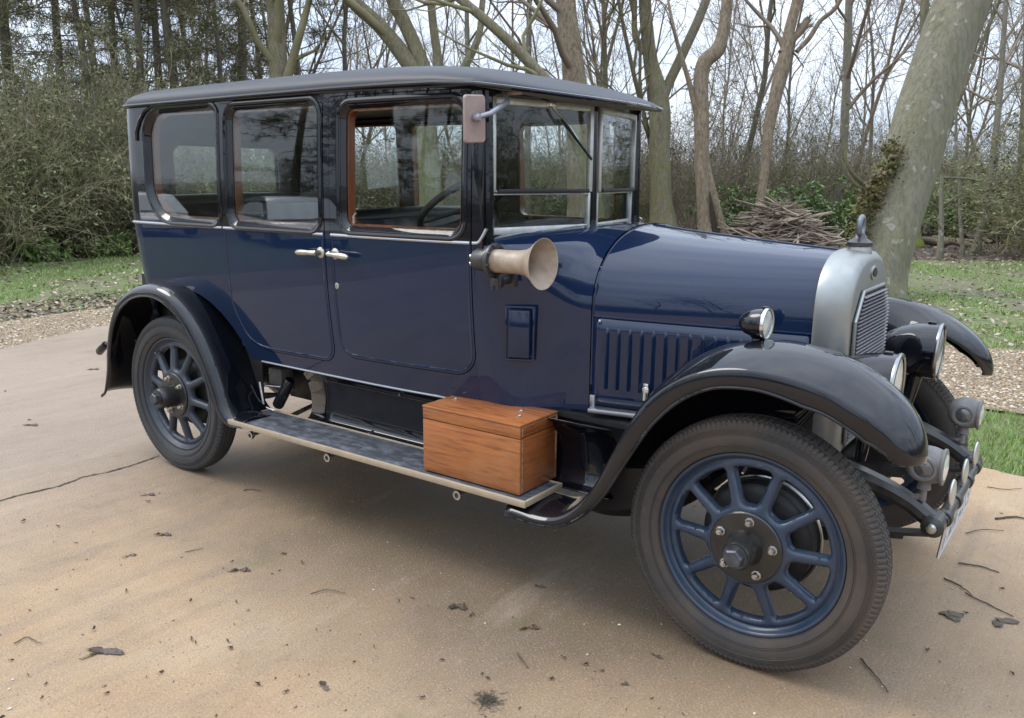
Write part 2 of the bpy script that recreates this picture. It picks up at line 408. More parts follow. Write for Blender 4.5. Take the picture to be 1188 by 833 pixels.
SLAB = catmull([(30, 1.55), (12, 1.75), (5, 1.86), (3.63, 1.89), (3.39, 1.93), (2, 2.02), (0, 2.12), (-2.2, 2.25), (-3.9, 2.1), (-4.5, 1.6), (-4.54, 1.30), (-4.33, 0.7), (-4.09, 0.13), (-3.6, -1.3), (-2.9, -4), (-2.3, -9), (-2.0, -18)], 5) + [(30, -18)]
GRAVEL = catmull([(30, 5.4), (12, 5.8), (5, 5.95), (3.25, 5.91), (2.65, 5.75), (0, 5.6), (-3.2, 4.9), (-5.2, 3.4), (-5.74, 1.96), (-5.66, 0.82), (-5.2, -1.5), (-4.5, -5), (-4.0, -18)], 5) + \
         catmull([(-1.9, -18), (-2.6, -4), (-3.4, -1.3), (-3.95, 0.2), (-4.3, 1.4), (-3.8, 2.5), (-2, 3.1), (0, 3.35), (3.25, 3.36), (3.5, 3.37), (5, 3.35), (12, 3.2), (30, 3.0)], 5)
LAWNP = [(40, 1.0), (40, 17), (12, 17), (6, 16.9), (2.3, 16.5), (0.5, 15.5), (-3, 15.4), (-6.5, 13.5), (-9.5, 9.6), (-11.9, 6.2), (-12.5, 4.3), (-13, 0), (-12, -18), (0, -18), (0, 1)]
def relief(x, y):
    d = max(0.0, math.hypot(x-1, y*1.0)-7.5)
    return 0.02*math.sin(x*0.9+0.4)*math.sin(y*0.7)*min(1, d/3) 
def sheet(name, poly, m, z, step, rel=True, skirt=0.0):
    V, F, polys = flat_mesh(poly, [], step); mb = MB()
    mb.add([(x, y, z+(relief(x, y) if rel else 0)) for x, y in V], F)
    if skirt:
        P = polys[0]; k = len(P); mb.add([(x, y, z) for x, y in P]+[(x, y, z-skirt) for x, y in P], [(i, (i+1) % k, k+(i+1) % k, k+i) for i in range(k)])
    o = mb.build(name, m, None, 40); tag(o, kind='structure'); return o
bigp = [(-1500, -1500), (1500, -1500), (1500, 1500), (-1500, 1500)]
gb = MB(); gb.add([(x, y, -0.06) for x, y in bigp], [(0, 1, 2, 3)]); tag(gb.build('ground', FLOOR, None, 0), kind='structure')
sheet('lawn', LAWNP, LAWN, -0.030, 0.55)
sheet('gravel_path', GRAVEL, GRAV, -0.012, 0.4, False)
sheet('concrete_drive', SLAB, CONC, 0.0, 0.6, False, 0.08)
# slab joint, a ragged dark line across the drive
jm = mat('joint_dirt', (0.045, 0.036, 0.024), 0.9, col2=(0.075, 0.08, 0.03), nscale=9)
rj = random.Random(3); jp = [gp(-60, 597), gp(0, 581), gp(30, 573), gp(62, 566), gp(80, 560), gp(100, 553), gp(125, 548), gp(150, 541), gp(165, 536), gp(185, 529)]
jp = catmull([(p.x, p.y) for p in jp], 8); L1, L2 = [], []
for x, y in jp:
    wq = rj.uniform(0.002, 0.008)*(1.6 if rj.random() < 0.3 else 1); o_ = rj.uniform(-0.004, 0.004); L1.append((x+o_-wq, y, 0.003)); L2.append((x+o_+wq, y, 0.003))
jb = MB(); jb.loft([L1, L2]); tag(jb.build('drive_joint', jm, None, 0), kind='structure')
# far ridge
rb_ = MB(); rr = random.Random(5); top = []; bot = []
for i in range(61):
    a = R(-40+260*i/60); d = 420; hgt = 8+3*math.sin(i*0.55)+2*math.sin(i*1.7+1); top.append((d*math.cos(a), d*math.sin(a), hgt)); bot.append((d*0.8*math.cos(a), d*0.8*math.sin(a), -1))
mid_ = [((a[0]+b_[0])/2, (a[1]+b_[1])/2, a[2]*0.6) for a, b_ in zip(top, bot)]
back = [(x*1.4, y*1.4, -1) for x, y, z in top]
rb_.loft([bot, mid_, top, back]); tag(rb_.build('hills', mat('far_woodland', (0.13, 0.135, 0.115), 0.9, col2=(0.18, 0.18, 0.165), nscale=0.05), None, 60), kind='structure')
# ================================================================ TREES AND UNDERGROWTH
def fast_mesh(name, V, F, mats, mi=None, smooth=True):
    """V (n,3); F list of index arrays (m,3) or (m,4)"""
    me = bpy.data.meshes.new(name); V = np.asarray(V, np.float32); me.vertices.add(len(V)); me.vertices.foreach_set('co', V.ravel())
    idx = np.concatenate([f.ravel() for f in F]).astype(np.int32); tot = np.concatenate([np.full(len(f), f.shape[1], np.int32) for f in F]); st = np.concatenate([[0], np.cumsum(tot)[:-1]]).astype(np.int32)
    me.loops.add(len(idx)); me.loops.foreach_set('vertex_index', idx); me.polygons.add(len(tot)); me.polygons.foreach_set('loop_start', st); me.polygons.foreach_set('loop_total', tot)
    for q in (mats if isinstance(mats, (list, tuple)) else [mats]): me.materials.append(q)
    if mi is not None: me.polygons.foreach_set('material_index', np.concatenate(mi).astype(np.int32))
    me.polygons.foreach_set('use_smooth', np.full(len(tot), smooth)); me.update(calc_edges=True); return me
class VB:
    def __init__(s): s.V = []; s.F = []; s.n = 0; s.M = []
    def tube(s, P, r, n=4, m=0, lump=None):
        P = np.asarray(P, float); k = len(P); T = np.gradient(P, axis=0); T /= np.linalg.norm(T, axis=1)[:, None]+1e-9
        ref = np.array([0.0, 0, 1]) if abs(T[0][2]) < 0.8 else np.array([1.0, 0, 0])
        A = np.cross(T, ref); A /= np.linalg.norm(A, axis=1)[:, None]+1e-9; B = np.cross(T, A)
        a = np.linspace(0, 2*PI, n, endpoint=False); rr = np.asarray(r, float)[:, None]*np.ones((1, n))
        if lump is not None: rr = rr*lump(P, a)
        V = P[:, None]+(A[:, None]*np.cos(a)[None, :, None]+B[:, None]*np.sin(a)[None, :, None])*rr[..., None]
        i = np.arange(k-1)[:, None]*n; j = np.arange(n)[None]; j2 = (j+1) % n
        F = np.stack([i+j, i+j2, i+n+j2, i+n+j], -1).reshape(-1, 4)+s.n
        s.V.append(V.reshape(-1, 3)); s.F.append(F); s.M.append(np.full(len(F), m)); s.n += k*n
    def tris(s, V, m=0):
        V = np.asarray(V).reshape(-1, 3); F = np.arange(len(V)).reshape(-1, 3)+s.n; s.V.append(V); s.F.append(F); s.M.append(np.full(len(F), m)); s.n += len(V)
    def quads(s, V, m=0):
        V = np.asarray(V).reshape(-1, 3); F = np.arange(len(V)).reshape(-1, 4)+s.n; s.V.append(V); s.F.append(F); s.M.append(np.full(len(F), m)); s.n += len(V)
    def mesh(s, name, mats, smooth=True): return fast_mesh(name, np.concatenate(s.V), s.F, mats, s.M, smooth)
def bark(name, c1, c2, moss=0.0, mossc=(0.10, 0.115, 0.025), spots=0.0, scale=1.0, mossz=(0.3, 3.0), fis=0.5):
    M, t_, nn, L, b = nodes(name)
    oc = nn('ShaderNodeTexCoord').outputs['Object']
    a = noise(nn, L, oc, 2.2*scale, 6, 0.7, (2.5, 2.5, 0.6)); f = noise(nn, L, oc, 13*scale, 6, 0.75, (1.7, 1.7, 0.4))
    c = mixc(nn, L, rng(nn, L, a, 0.35, 0.65), c1, c2)
    c = mixc(nn, L, rng(nn, L, f, 0.48, 0.62, 0, fis), c, tuple(q*0.36 for q in c1)); c = mixc(nn, L, rng(nn, L, f, 0.46, 0.34, 0, 0.5), c, tuple(q*1.45 for q in c2))
    if moss:
        sp = nn('ShaderNodeSeparateXYZ'); L(oc, sp.inputs[0])
        g = mul(nn, L, rng(nn, L, noise(nn, L, oc, 3.2*scale, 6, 0.7), 0.42, 0.58), rng(nn, L, sp.outputs[2], mossz[0], mossz[1], moss, moss*0.25))
        c = mixc(nn, L, g, c, mixc(nn, L, f, mossc, tuple(q*1.7 for q in mossc)))
    if spots:
        dn = nn('ShaderNodeTexNoise'); dn.inputs['Scale'].default_value = 9*scale; dn.inputs['Detail'].default_value = 4; L(oc, dn.inputs['Vector'])
        vm = nn('ShaderNodeVectorMath', operation='MULTIPLY_ADD'); vm.inputs[1].default_value = (0.16, 0.16, 0.16); L(dn.outputs['Color'], vm.inputs[0]); L(oc, vm.inputs[2])
        v = nn('ShaderNodeTexVoronoi'); v.inputs['Scale'].default_value = 12*scale; L(vm.outputs[0], v.inputs['Vector']); s_ = nn('ShaderNodeSeparateColor'); L(v.outputs['Color'], s_.inputs[0])
        q = mul(nn, L, rng(nn, L, mul(nn, L, v.outputs['Distance'], mul(nn, L, s_.outputs[1], 0.22, 'SUBTRACT'), 'SUBTRACT'), -0.02, 0.08, 1, 0), rng(nn, L, s_.outputs[0], 1-spots, 1-spots+0.04)); q = mul(nn, L, q, rng(nn, L, noise(nn, L, oc, 40, 3), 0.35, 0.5))
        c = mixc(nn, L, mul(nn, L, q, 0.8), c, (0.40, 0.39, 0.32))
    L(c, b.inputs['Base Color']); b.inputs['Roughness'].default_value = 0.85
    bp = nn('ShaderNodeBump'); bp.inputs['Strength'].default_value = 1.0; bp.inputs['Distance'].default_value = 0.06; L(f, bp.inputs['Height']); L(bp.outputs[0], b.inputs['Normal'])
    return M
BK_G = bark('bark_greenish_grey', (0.27, 0.245, 0.185), (0.20, 0.19, 0.115), 0.35, (0.15, 0.145, 0.06), spots=0.17, fis=0.4)
BK_B = bark('bark_brown', (0.22, 0.16, 0.105), (0.30, 0.235, 0.165), 0.25, fis=0.75)
BK_M = bark('bark_mossy', (0.20, 0.165, 0.11), (0.27, 0.23, 0.16), 0.6, (0.13, 0.145, 0.03), mossz=(0.2, 6), fis=0.65)
BK_D = bark('bark_dark', (0.13, 0.11, 0.08), (0.175, 0.15, 0.11), 0.3)
BK_P = bark('bark_pale', (0.24, 0.21, 0.165), (0.18, 0.165, 0.12), 0.3, spots=0.1)
HOLLOW = mat('hollow_shade', (0.018, 0.013, 0.009), 0.95, col2=(0.04, 0.027, 0.018), nscale=12)
TWIG = mat('twig_bark', (0.25, 0.195, 0.145), 0.8, col2=(0.16, 0.125, 0.09), nscale=1.5)
TWIGD = mat('twig_dark', (0.085, 0.075, 0.055), 0.8, col2=(0.12, 0.105, 0.075), nscale=1.5)
TWIGG = mat('twig_olive', (0.15, 0.14, 0.068), 0.8, col2=(0.255, 0.22, 0.13), nscale=1.2)
TWIGR = mat('twig_russet', (0.215, 0.185, 0.105), 0.8, col2=(0.17, 0.145, 0.09), nscale=1.2)
NEED = mat('pine_needles', (0.115, 0.125, 0.045), 0.7, col2=(0.17, 0.145, 0.07), nscale=0.9)
LEAFG = mat('evergreen_leaf', (0.10, 0.165, 0.040), 0.42, col2=(0.175, 0.24, 0.07), nscale=1.4)
LEAFO = mat('olive_leaf', (0.105, 0.135, 0.042), 0.6, col2=(0.165, 0.165, 0.07), nscale=1.1)
LEAFM = mat('moss_clump', (0.075, 0.085, 0.02), 0.9, col2=(0.12, 0.095, 0.035), nscale=6)

def wiggle(rg, p, d, L, k, amp, upb=0.0):
    P = [np.array(p, float)]; d = np.array(d, float); st = L/(k-1)
    for i in range(k-1):
        d = d+rg.normal(0, amp, 3); d[2] += upb; d /= np.linalg.norm(d); P.append(P[-1]+d*st)
    return np.array(P), d
def perp(rg, d):
    v = rg.normal(0, 1, 3); v -= d*(v@d); return v/np.linalg.norm(v)
def branch_out(vb, rg, P, r, lev, maxlev, cnt, t0=0.25, spread=(0.5, 1.0), lenf=0.55, upb=0.05, rmin=0.0045, amp=0.16, L=None, hook=None, m=0):
    """children along polyline P with radii r"""
    seg = np.linalg.norm(np.diff(P, axis=0), axis=1); S_ = np.concatenate([[0], np.cumsum(seg)]); Ltot = S_[-1] if L is None else L
    c = cnt[lev]
    for q in range(c):
        t = t0+(1-t0)*((q+rg.random())/c); s = t*S_[-1]; i = min(np.searchsorted(S_, s, side='right')-1, len(P)-2); u = (s-S_[i])/max(seg[i], 1e-6)
        p = P[i]+(P[i+1]-P[i])*u; d = (P[i+1]-P[i])/max(seg[i], 1e-6); rad = (r[i]+(r[i+1]-r[i])*u)
        an = rg.uniform(*spread); dd = d*math.cos(an)+perp(rg, d)*math.sin(an)
        ll = Ltot*lenf*rg.uniform(0.55, 1.1)*(1.15-0.6*t); k = 7 if lev == 0 else 5 if lev == 1 else 4
        C, _ = wiggle(rg, p, dd, ll, k, amp, upb); r0 = max(rmin, min(rad*0.62, rad*rg.uniform(0.35, 0.62)))
        rc = np.linspace(r0, max(rmin*0.7, r0*0.3), k); vb.tube(C, rc, 6 if lev == 0 and r0 > 0.03 else 4 if r0 > 0.012 else 3, m)
        if hook: hook(C, rc, lev)
        if lev+1 < maxlev: branch_out(vb, rg, C, rc, lev+1, maxlev, cnt, 0.2, spread, lenf, upb, rmin, amp, None, hook, m)
def wloc_mesh(o): return o
def put_tree(name, label, tb, cb, bk, tw, base, group=None, cat='tree'):
    t = empty(name, base); tag(t, label, cat, group)
    b0 = np.array(base, float)
    for nm, vb, m in (('trunk', tb, bk), ('crown', cb, tw)):
        if vb is None or vb.n == 0: continue
        vb.V = [v-b0 for v in vb.V]; me = vb.mesh(nm, [m, HOLLOW] if nm == 'trunk' else m); o = bpy.data.objects.new(nm, me); COL.objects.link(o); o.parent = t
    return t
def smooth_path(pts, rad, n=6):
    Q = catmull([tuple(p)+(r_,) for p, r_ in zip(pts, rad)], n); Q = np.array(Q); return Q[:, :3], Q[:, 3]
def lump_fn(seed, amp=0.12, flare=None):
    rg = np.random.default_rng(seed); ph = rg.uniform(0, 6.28, 8)
    def f(P, a):
        z = P[:, 2][:, None]; a = a[None]
        q = 1+amp*(0.5*np.sin(2*a+ph[0]+z*1.1)+0.35*np.sin(3*a+ph[1]-z*1.7)+0.3*np.sin(5*a+ph[2]+z*2.9)+0.25*np.sin(z*5+ph[3]+a))
        if flare: q = q+flare*np.exp(-np.clip(z, 0, 9)/0.22)*(0.5+0.5*np.sin(4*a+ph[4]))
        return q
    return f
def px_tree(name, label, stems, bk, tw, seed, cnt=(9, 5, 4), depth=None, maxlev=3, t0=0.35, top=4.0, lenf=0.5, lump=0.10, flare=0.5, ground=True, extra=None, sides=18, spread=(0.45, 1.0)):
    """stems: lists of (px, py, width in px, depth); the first starts on the ground"""
    rg = np.random.default_rng(seed); tb, cb = VB(), VB(); base = None
    for si, st in enumerate(stems):
        pts, rad = [], []
        for (x, y, w_, d_) in st:
            p = ap(x, y, d_); pts.append(np.array(p)); rad.append(w_*d_/FPX/2*(1.0 if name == 'leaning_tree' and top == 3.0 else 0.84))
        if si == 0 and ground: pts[0][2] = -0.08; pts.insert(0, pts[0]-np.array([0, 0, 0.7])); rad.insert(0, rad[0]*1.02)
        dv = pts[-1]-pts[-2]; dv /= np.linalg.norm(dv)
        if top > 0:                                               # the stem goes on above the picture
            for j in range(3): dv = dv+rg.normal(0, 0.10, 3)+np.array([0, 0, 0.12]); dv /= np.linalg.norm(dv); pts.append(pts[-1]+dv*top/3); rad.append(rad[-1]*(0.72 if j < 2 else 0.5))
        P, r = smooth_path(pts, rad)
        tb.tube(P, r, sides, 0, lump_fn(seed+si, lump, flare if si == 0 else None))
        if base is None: base = tuple(P[0]*np.array([1, 1, 0]))
        branch_out(cb, rg, P, r, 0, maxlev, cnt, t0, spread, lenf, 0.05, 0.005, 0.17, np.linalg.norm(P[-1]-P[0])*0.75)
    if extra: extra(tb, cb, rg)
    return put_tree(name, label, tb, cb, bk, tw, base)

# ---- the big trunk close behind the car, leaning right
def moss_lumps(tb, cb, rg): pass
D1 = 11.6
T1 = px_tree('leaning_tree', 'big pale green-grey tree trunk with lichen spots leaning right behind the radiator',
   [[(1003, 352, 84, D1), (1012, 325, 72, D1), (1026, 285, 66, D1), (1048, 215, 63, D1), (1074, 125, 62, D1), (1100, 45, 60, D1), (1117, 0, 60, D1), (1140, -70, 56, D1), (1165, -150, 50, D1)]],
   BK_G, TWIG, 11, cnt=(8, 5, 4), t0=0.6, top=3.0, lump=0.05, flare=0.35, sides=32, lenf=0.42)
rg = np.random.default_rng(4)
mv = VB()                                                        # moss and rotting wood running up its left side
rotc = VB()
for i in range(520):
    u = rg.random(); x = 966+(1037-966)*u**0.75+rg.normal(0, 6)+6*math.sin(u*9); y = 322-152*u+rg.normal(0, 7)
    p = np.array(ap(x, y, D1-0.05+rg.uniform(-0.28, 0.12))); p[2] = max(p[2], 0.0)
    s_ = rg.uniform(0.012, 0.05); k = 5; ax_ = rg.normal(0, 1, 3); ax_[2] += 1.2; ax_ /= np.linalg.norm(ax_)
    P = np.array([p+ax_*(j/(k-1)-0.5)*s_*rg.uniform(1.5, 4) + rg.normal(0, s_*0.25, 3) for j in range(k)]); r_ = s_*np.array([0.1, 0.6, 0.8, 0.5, 0.1])
    mv.tube(P, r_, 6, 0 if rg.random() < 0.6 else 1, lambda P, a: 1+0.7*(rg.random((len(P), len(a)))-0.4))
nl = 2600; u = rg.random(nl); cx_ = 966+(1040-966)*u**0.75+rg.normal(0, 7, nl)+6*np.sin(u*9); cy_ = 322-152*u+rg.normal(0, 8, nl)
cc = np.array([np.array(ap(a_, b_, D1-0.12+q_)) for a_, b_, q_ in zip(cx_, cy_, rg.uniform(-0.28, 0.12, nl))]); cc[:, 2] = np.maximum(cc[:, 2], 0.02)
uu = rg.normal(0, 1, (nl, 3)); uu /= np.linalg.norm(uu, axis=1)[:, None]; vv = np.cross(uu, rg.normal(0, 1, (nl, 3))); vv /= np.linalg.norm(vv, axis=1)[:, None]; ls = rg.uniform(0.012, 0.030, nl)[:, None]
mv.quads(np.stack([cc-uu*ls, cc+vv*ls*0.7, cc+uu*ls, cc-vv*ls*0.7], 1), 0)
mv.V = [q-np.array(T1.location) for q in mv.V]; o = bpy.data.objects.new('moss', mv.mesh('moss', [LEAFM, mat('rotten_wood', (0.24, 0.17, 0.11), 0.9, col2=(0.11, 0.08, 0.05), nscale=8, bump=0.6, bscale=40)])); COL.objects.link(o); o.parent = T1
sb = VB()
for q in ((1005, 218, 985, 195, 980, 165), (1008, 224, 990, 212, 975, 185)):
    P, r = smooth_path([np.array(ap(q[0], q[1], D1)), np.array(ap(q[2], q[3], D1-0.2)), np.array(ap(q[4], q[5], D1-0.3))], [0.035, 0.025, 0.014]); sb.tube(P, r, 7)
sb.V = [v-np.array(T1.location) for v in sb.V]; o = bpy.data.objects.new('stub_branch', sb.mesh('stub_branch', BK_M)); COL.objects.link(o); o.parent = T1

# ---- named trunks of the photograph
D = 24.0
px_tree('forked_tree', 'twin-stemmed brown tree with a green mossy fork, rising beside the peak of the car roof',
  [[(770, 268, 38, D), (767, 230, 31, D), (765, 170, 29, D), (764, 118, 29, D), (755, 70, 19, D), (750, 30, 17, D), (748, 0, 17, D), (744, -60, 15, D)],
   [(766, 122, 16, D), (778, 92, 14, D), (797, 52, 13, D), (812, 18, 12, D), (822, -8, 11, D), (838, -60, 10, D)], [(747, 62, 8, D), (737, 40, 8, D), (736, 0, 7, D), (735, -50, 6, D)]], BK_M, TWIG, 21, cnt=(7, 5, 4), t0=0.5)
D = 20.6
def split_fn(tb, cb, rg):                                          # dark tube laid on its foot, painting the shade of the hollow
    P = np.array([np.array(ap(x, y, D-0.24)) for x, y in ((823, 222), (825, 235), (827, 250), (829, 266), (831, 282))]); tb.tube(P, np.array([0.01, 0.05, 0.075, 0.085, 0.08])*0.85, 10, 1)
px_tree('twisted_tree', 'twisted reddish-brown tree trunk with a hollow split base and a kinked neck',
  [[(822, 280, 26, D), (818, 250, 22, D), (815, 215, 21, D), (814, 170, 20, D), (814, 130, 20, D), (813, 95, 19, D), (818, 72, 20, D), (832, 58, 20, D), (838, 40, 16, D), (843, 10, 16, D), (846, -30, 15, D), (850, -80, 13, D)],
   [(843, 288, 20, D), (836, 262, 17, D), (827, 230, 15, D), (819, 195, 13, D), (815, 165, 10, D)]], BK_B, TWIG, 31, cnt=(4, 4, 4), t0=0.7, lump=0.10, extra=split_fn)
D = 20.4
px_tree('forked_tree', 'brown tree with a broken stub and side limb, leaning right above the brushwood heap',
  [[(873, 285, 18, D), (880, 250, 14, D), (887, 200, 13, D), (892, 150, 15, D), (900, 110, 17, D), (909, 75, 18, D), (915, 40, 15, D), (925, 0, 14, D), (936, -60, 12, D)],
   [(906, 62, 10, D), (922, 44, 9, D), (934, 27, 10, D), (938, 22, 9, D)], [(924, 60, 6, D), (938, 45, 7, D), (952, 24, 6, D), (970, 8, 6, D), (990, -30, 5, D)]], BK_B, TWIG, 41, cnt=(5, 4, 4), t0=0.6, top=0)
D = 26.0
px_tree('slender_tree', 'slender straight grey tree left of the big leaning trunk',
  [[(962, 285, 14, D), (968, 240, 11, D), (977, 190, 11, D), (981, 120, 11, D), (983, 60, 11, D), (985, 0, 10, D), (987, -70, 9, D)]], BK_P, TWIG, 51, cnt=(14, 5, 3), t0=0.3, lump=0.05)
D = 18.6
px_tree('slender_tree', 'slender pale tree at the right edge, behind the lawn',
  [[(1130, 304, 11, D), (1141, 250, 9, D), (1151, 190, 8.5, D), (1159, 120, 8, D), (1164, 50, 7, D), (1167, 0, 6.5, D), (1170, -60, 6, D)]], BK_P, TWIG, 61, cnt=(16, 5, 3), t0=0.3, lump=0.05)
D = 17.4
px_tree('sapling', 'thin bare sapling snapped off at the top, nearest to the big leaning trunk',
  [[(1090, 303, 8, D), (1092, 260, 6.5, D), (1092, 225, 6, D), (1093, 203, 5, D)], [(1093, 206, 4, D), (1115, 207, 3, D), (1140, 209, 2, D)]], BK_P, TWIG, 71, cnt=(3, 3, 2), maxlev=2, t0=0.5, top=0, sides=10, lump=0.04, lenf=0.35)
D = 18.2
px_tree('sapling', 'thin bare sapling between the snapped sapling and the slender pale tree',
  [[(1117, 296, 6, D), (1114, 255, 5, D), (1113, 215, 4.5, D), (1109, 170, 4, D), (1110, 110, 3, D)]], BK_P, TWIG, 72, cnt=(8, 4, 3), t0=0.4, top=1.5, sides=10, lump=0.04)
D = 20.5
px_tree('mossy_tree', 'tree with a bright green mossy foot half hidden behind the big leaning trunk', [[(1057, 288, 26, D), (1060, 265, 18, D), (1064, 200, 15, D), (1070, 110, 13, D), (1073, 0, 11, D), (1076, -60, 9, D)]],
   bark('bark_mossy_foot', (0.15, 0.125, 0.085), (0.19, 0.165, 0.11), 1.0, (0.135, 0.17, 0.014), mossz=(0.55, 0.95)), TWIG, 81, cnt=(9, 5, 3), t0=0.4)
D = 20.8
px_tree('mossy_tree', 'tree with a bright green mossy foot at the right edge of the picture', [[(1182, 292, 32, D), (1184, 270, 22, D), (1187, 200, 17, D), (1192, 110, 15, D), (1196, 0, 13, D), (1199, -60, 11, D)]],
   bpy.data.materials['bark_mossy_foot'], TWIG, 82, cnt=(9, 5, 3), t0=0.4)
D = 19.0
px_tree('thick_tree', 'thick dark trunk above the rear half of the car roof', [[(330, 262, 34, D), (327, 190, 28, D), (324, 120, 26, D), (322, 60, 25, D), (319, 0, 24, D), (316, -80, 21, D)]], BK_M, TWIGG, 91, cnt=(12, 5, 4), t0=0.3)
D = 18.5
px_tree('multi_stem_tree', 'many-stemmed mossy tree fanning out above the middle of the car roof',
  [[(500, 270, 46, D), (494, 180, 36, D), (487, 100, 24, D), (470, 66, 22, D), (440, 30, 20, D), (408, 0, 19, D), (370, -45, 16, D)],
   [(492, 160, 24, D), (496, 100, 22, D), (482, 55, 20, D), (466, 20, 20, D), (456, 0, 19, D), (440, -60, 17, D)],
   [(498, 150, 16, D), (508, 80, 13, D), (504, 40, 12, D), (500, 0, 11, D), (498, -60, 10, D)], [(504, 140, 12, D), (540, 75, 11, D), (556, 40, 9, D), (560, 0, 8, D), (566, -50, 7, D)]], BK_M, TWIGG, 101, cnt=(7, 5, 4), t0=0.45)
D = 17.5
px_tree('leaning_tree', 'mossy diagonal trunk leaning left above the front half of the car roof',
  [[(700, 272, 24, D), (680, 190, 20, D), (650, 118, 18, D), (626, 86, 16, D), (598, 55, 15, D), (565, 25, 14, D), (528, -6, 13, D), (490, -40, 11, D)]], BK_M, TWIGG, 111, cnt=(10, 5, 4), t0=0.45, top=2)
D = 21.5
px_tree('straight_tree', 'broad straight brown trunk with a pale flaky strip above the windscreen of the car',
  [[(677, 268, 44, D), (673, 180, 38, D), (667, 90, 32, D), (661, 50, 28, D), (656, 0, 26, D), (652, -70, 23, D)]], BK_B, TWIG, 121, cnt=(10, 5, 4), t0=0.4)
for i, (x0, x1, w_, D, lb) in enumerate(((612, 614, 7, 24, 'thin grey pole-like tree left of the broad straight trunk'), (704, 700, 6, 25, 'thin grey pole-like tree right of the broad straight trunk'), (545, 541, 6, 23, 'thin grey pole-like tree beside the many-stemmed tree'))):
    px_tree('pole_tree', lb, [[(x0, 262, w_+4, D), (x0, 160, w_+2, D), ((x0+x1)/2, 80, w_+1, D), (x1, 0, w_, D), (x1-2, -70, w_-1, D)]], BK_P, TWIG, 131+i, cnt=(14, 5, 3), t0=0.3, lump=0.05)

# ---- prototypes copied for the rest of the wood
def proto_bare(seed, H, r0, cnt, forks, bk, tw, t0=0.25, lenf=0.5):
    rg = np.random.default_rng(seed); tb, cb = VB(), VB()
    P, d = wiggle(rg, (0, 0, -0.1), (rg.normal(0, 0.08), rg.normal(0, 0.08), 1), H, 10, 0.07, 0.03); r = np.linspace(r0, r0*0.25, 10); tb.tube(P, r, 10, 0, lump_fn(seed, 0.08, 0.4))
    branch_out(cb, rg, P, r, 0, 3, cnt, t0, (0.45, 1.0), lenf, 0.06, 0.006, 0.17, H*0.75)
    for f in range(forks):
        i = rg.integers(3, 6); P2, _ = wiggle(rg, P[i], d+rg.normal(0, 0.35, 3), H*0.6, 8, 0.10, 0.06); r2 = np.linspace(r[i]*0.7, r0*0.2, 8); tb.tube(P2, r2, 8, 0)
        branch_out(cb, rg, P2, r2, 0, 3, cnt, t0, (0.45, 1.0), lenf, 0.06, 0.006, 0.17, H*0.5)
    return (tb.mesh('trunk', bk), cb.mesh('crown', tw))
def proto_shrub(seed, Hh, W, nst, leaf=None, nleaf=0, tw=TWIG, lsize=0.05, arch=0.12, twigs=6):
    rg = np.random.default_rng(seed); vb = VB(); L_ = []
    for i in range(nst):
        a = rg.uniform(0, 2*PI); q = rg.uniform(0, 0.45)*W; tilt = rg.uniform(0.05, 0.75)
        p = (q*math.cos(a), q*math.sin(a), -0.05); d = np.array([math.cos(a)*tilt+rg.normal(0, 0.25), math.sin(a)*tilt+rg.normal(0, 0.25), 1.0]); d /= np.linalg.norm(d)
        P, _ = wiggle(rg, p, d, Hh*rg.uniform(0.55, 1.1), 7, 0.15, -arch*rg.uniform(0, 1)); r = np.linspace(rg.uniform(0.006, 0.015), 0.0035, 7); vb.tube(P, r, 4 if r[0] > 0.014 else 3)
        branch_out(vb, rg, P, r, 0, 2, (twigs, 4), 0.2, (0.4, 1.15), 0.42, 0.0, 0.0042, 0.22, None, lambda C, rc, lev: L_.append(C))
    lv = None
    if nleaf and L_:
        lv = VB(); C = np.concatenate([c[1:] for c in L_]); c = C[rg.integers(0, len(C), nleaf)]+rg.normal(0, 0.05, (nleaf, 3)); c[:, 2] = np.maximum(c[:, 2], 0.03)
        u = rg.normal(0, 1, (nleaf, 3)); u /= np.linalg.norm(u, axis=1)[:, None]; v = rg.normal(0, 1, (nleaf, 3)); v -= u*(u*v).sum(1)[:, None]; v /= np.linalg.norm(v, axis=1)[:, None]
        s_ = (lsize*rg.uniform(0.6, 1.3, nleaf))[:, None]; lv.quads(np.stack([c-u*s_, c+v*s_*0.38, c+u*s_, c-v*s_*0.38], 1))
        lv = lv.mesh('foliage', leaf, False)
    return (vb.mesh('stems', tw), lv)
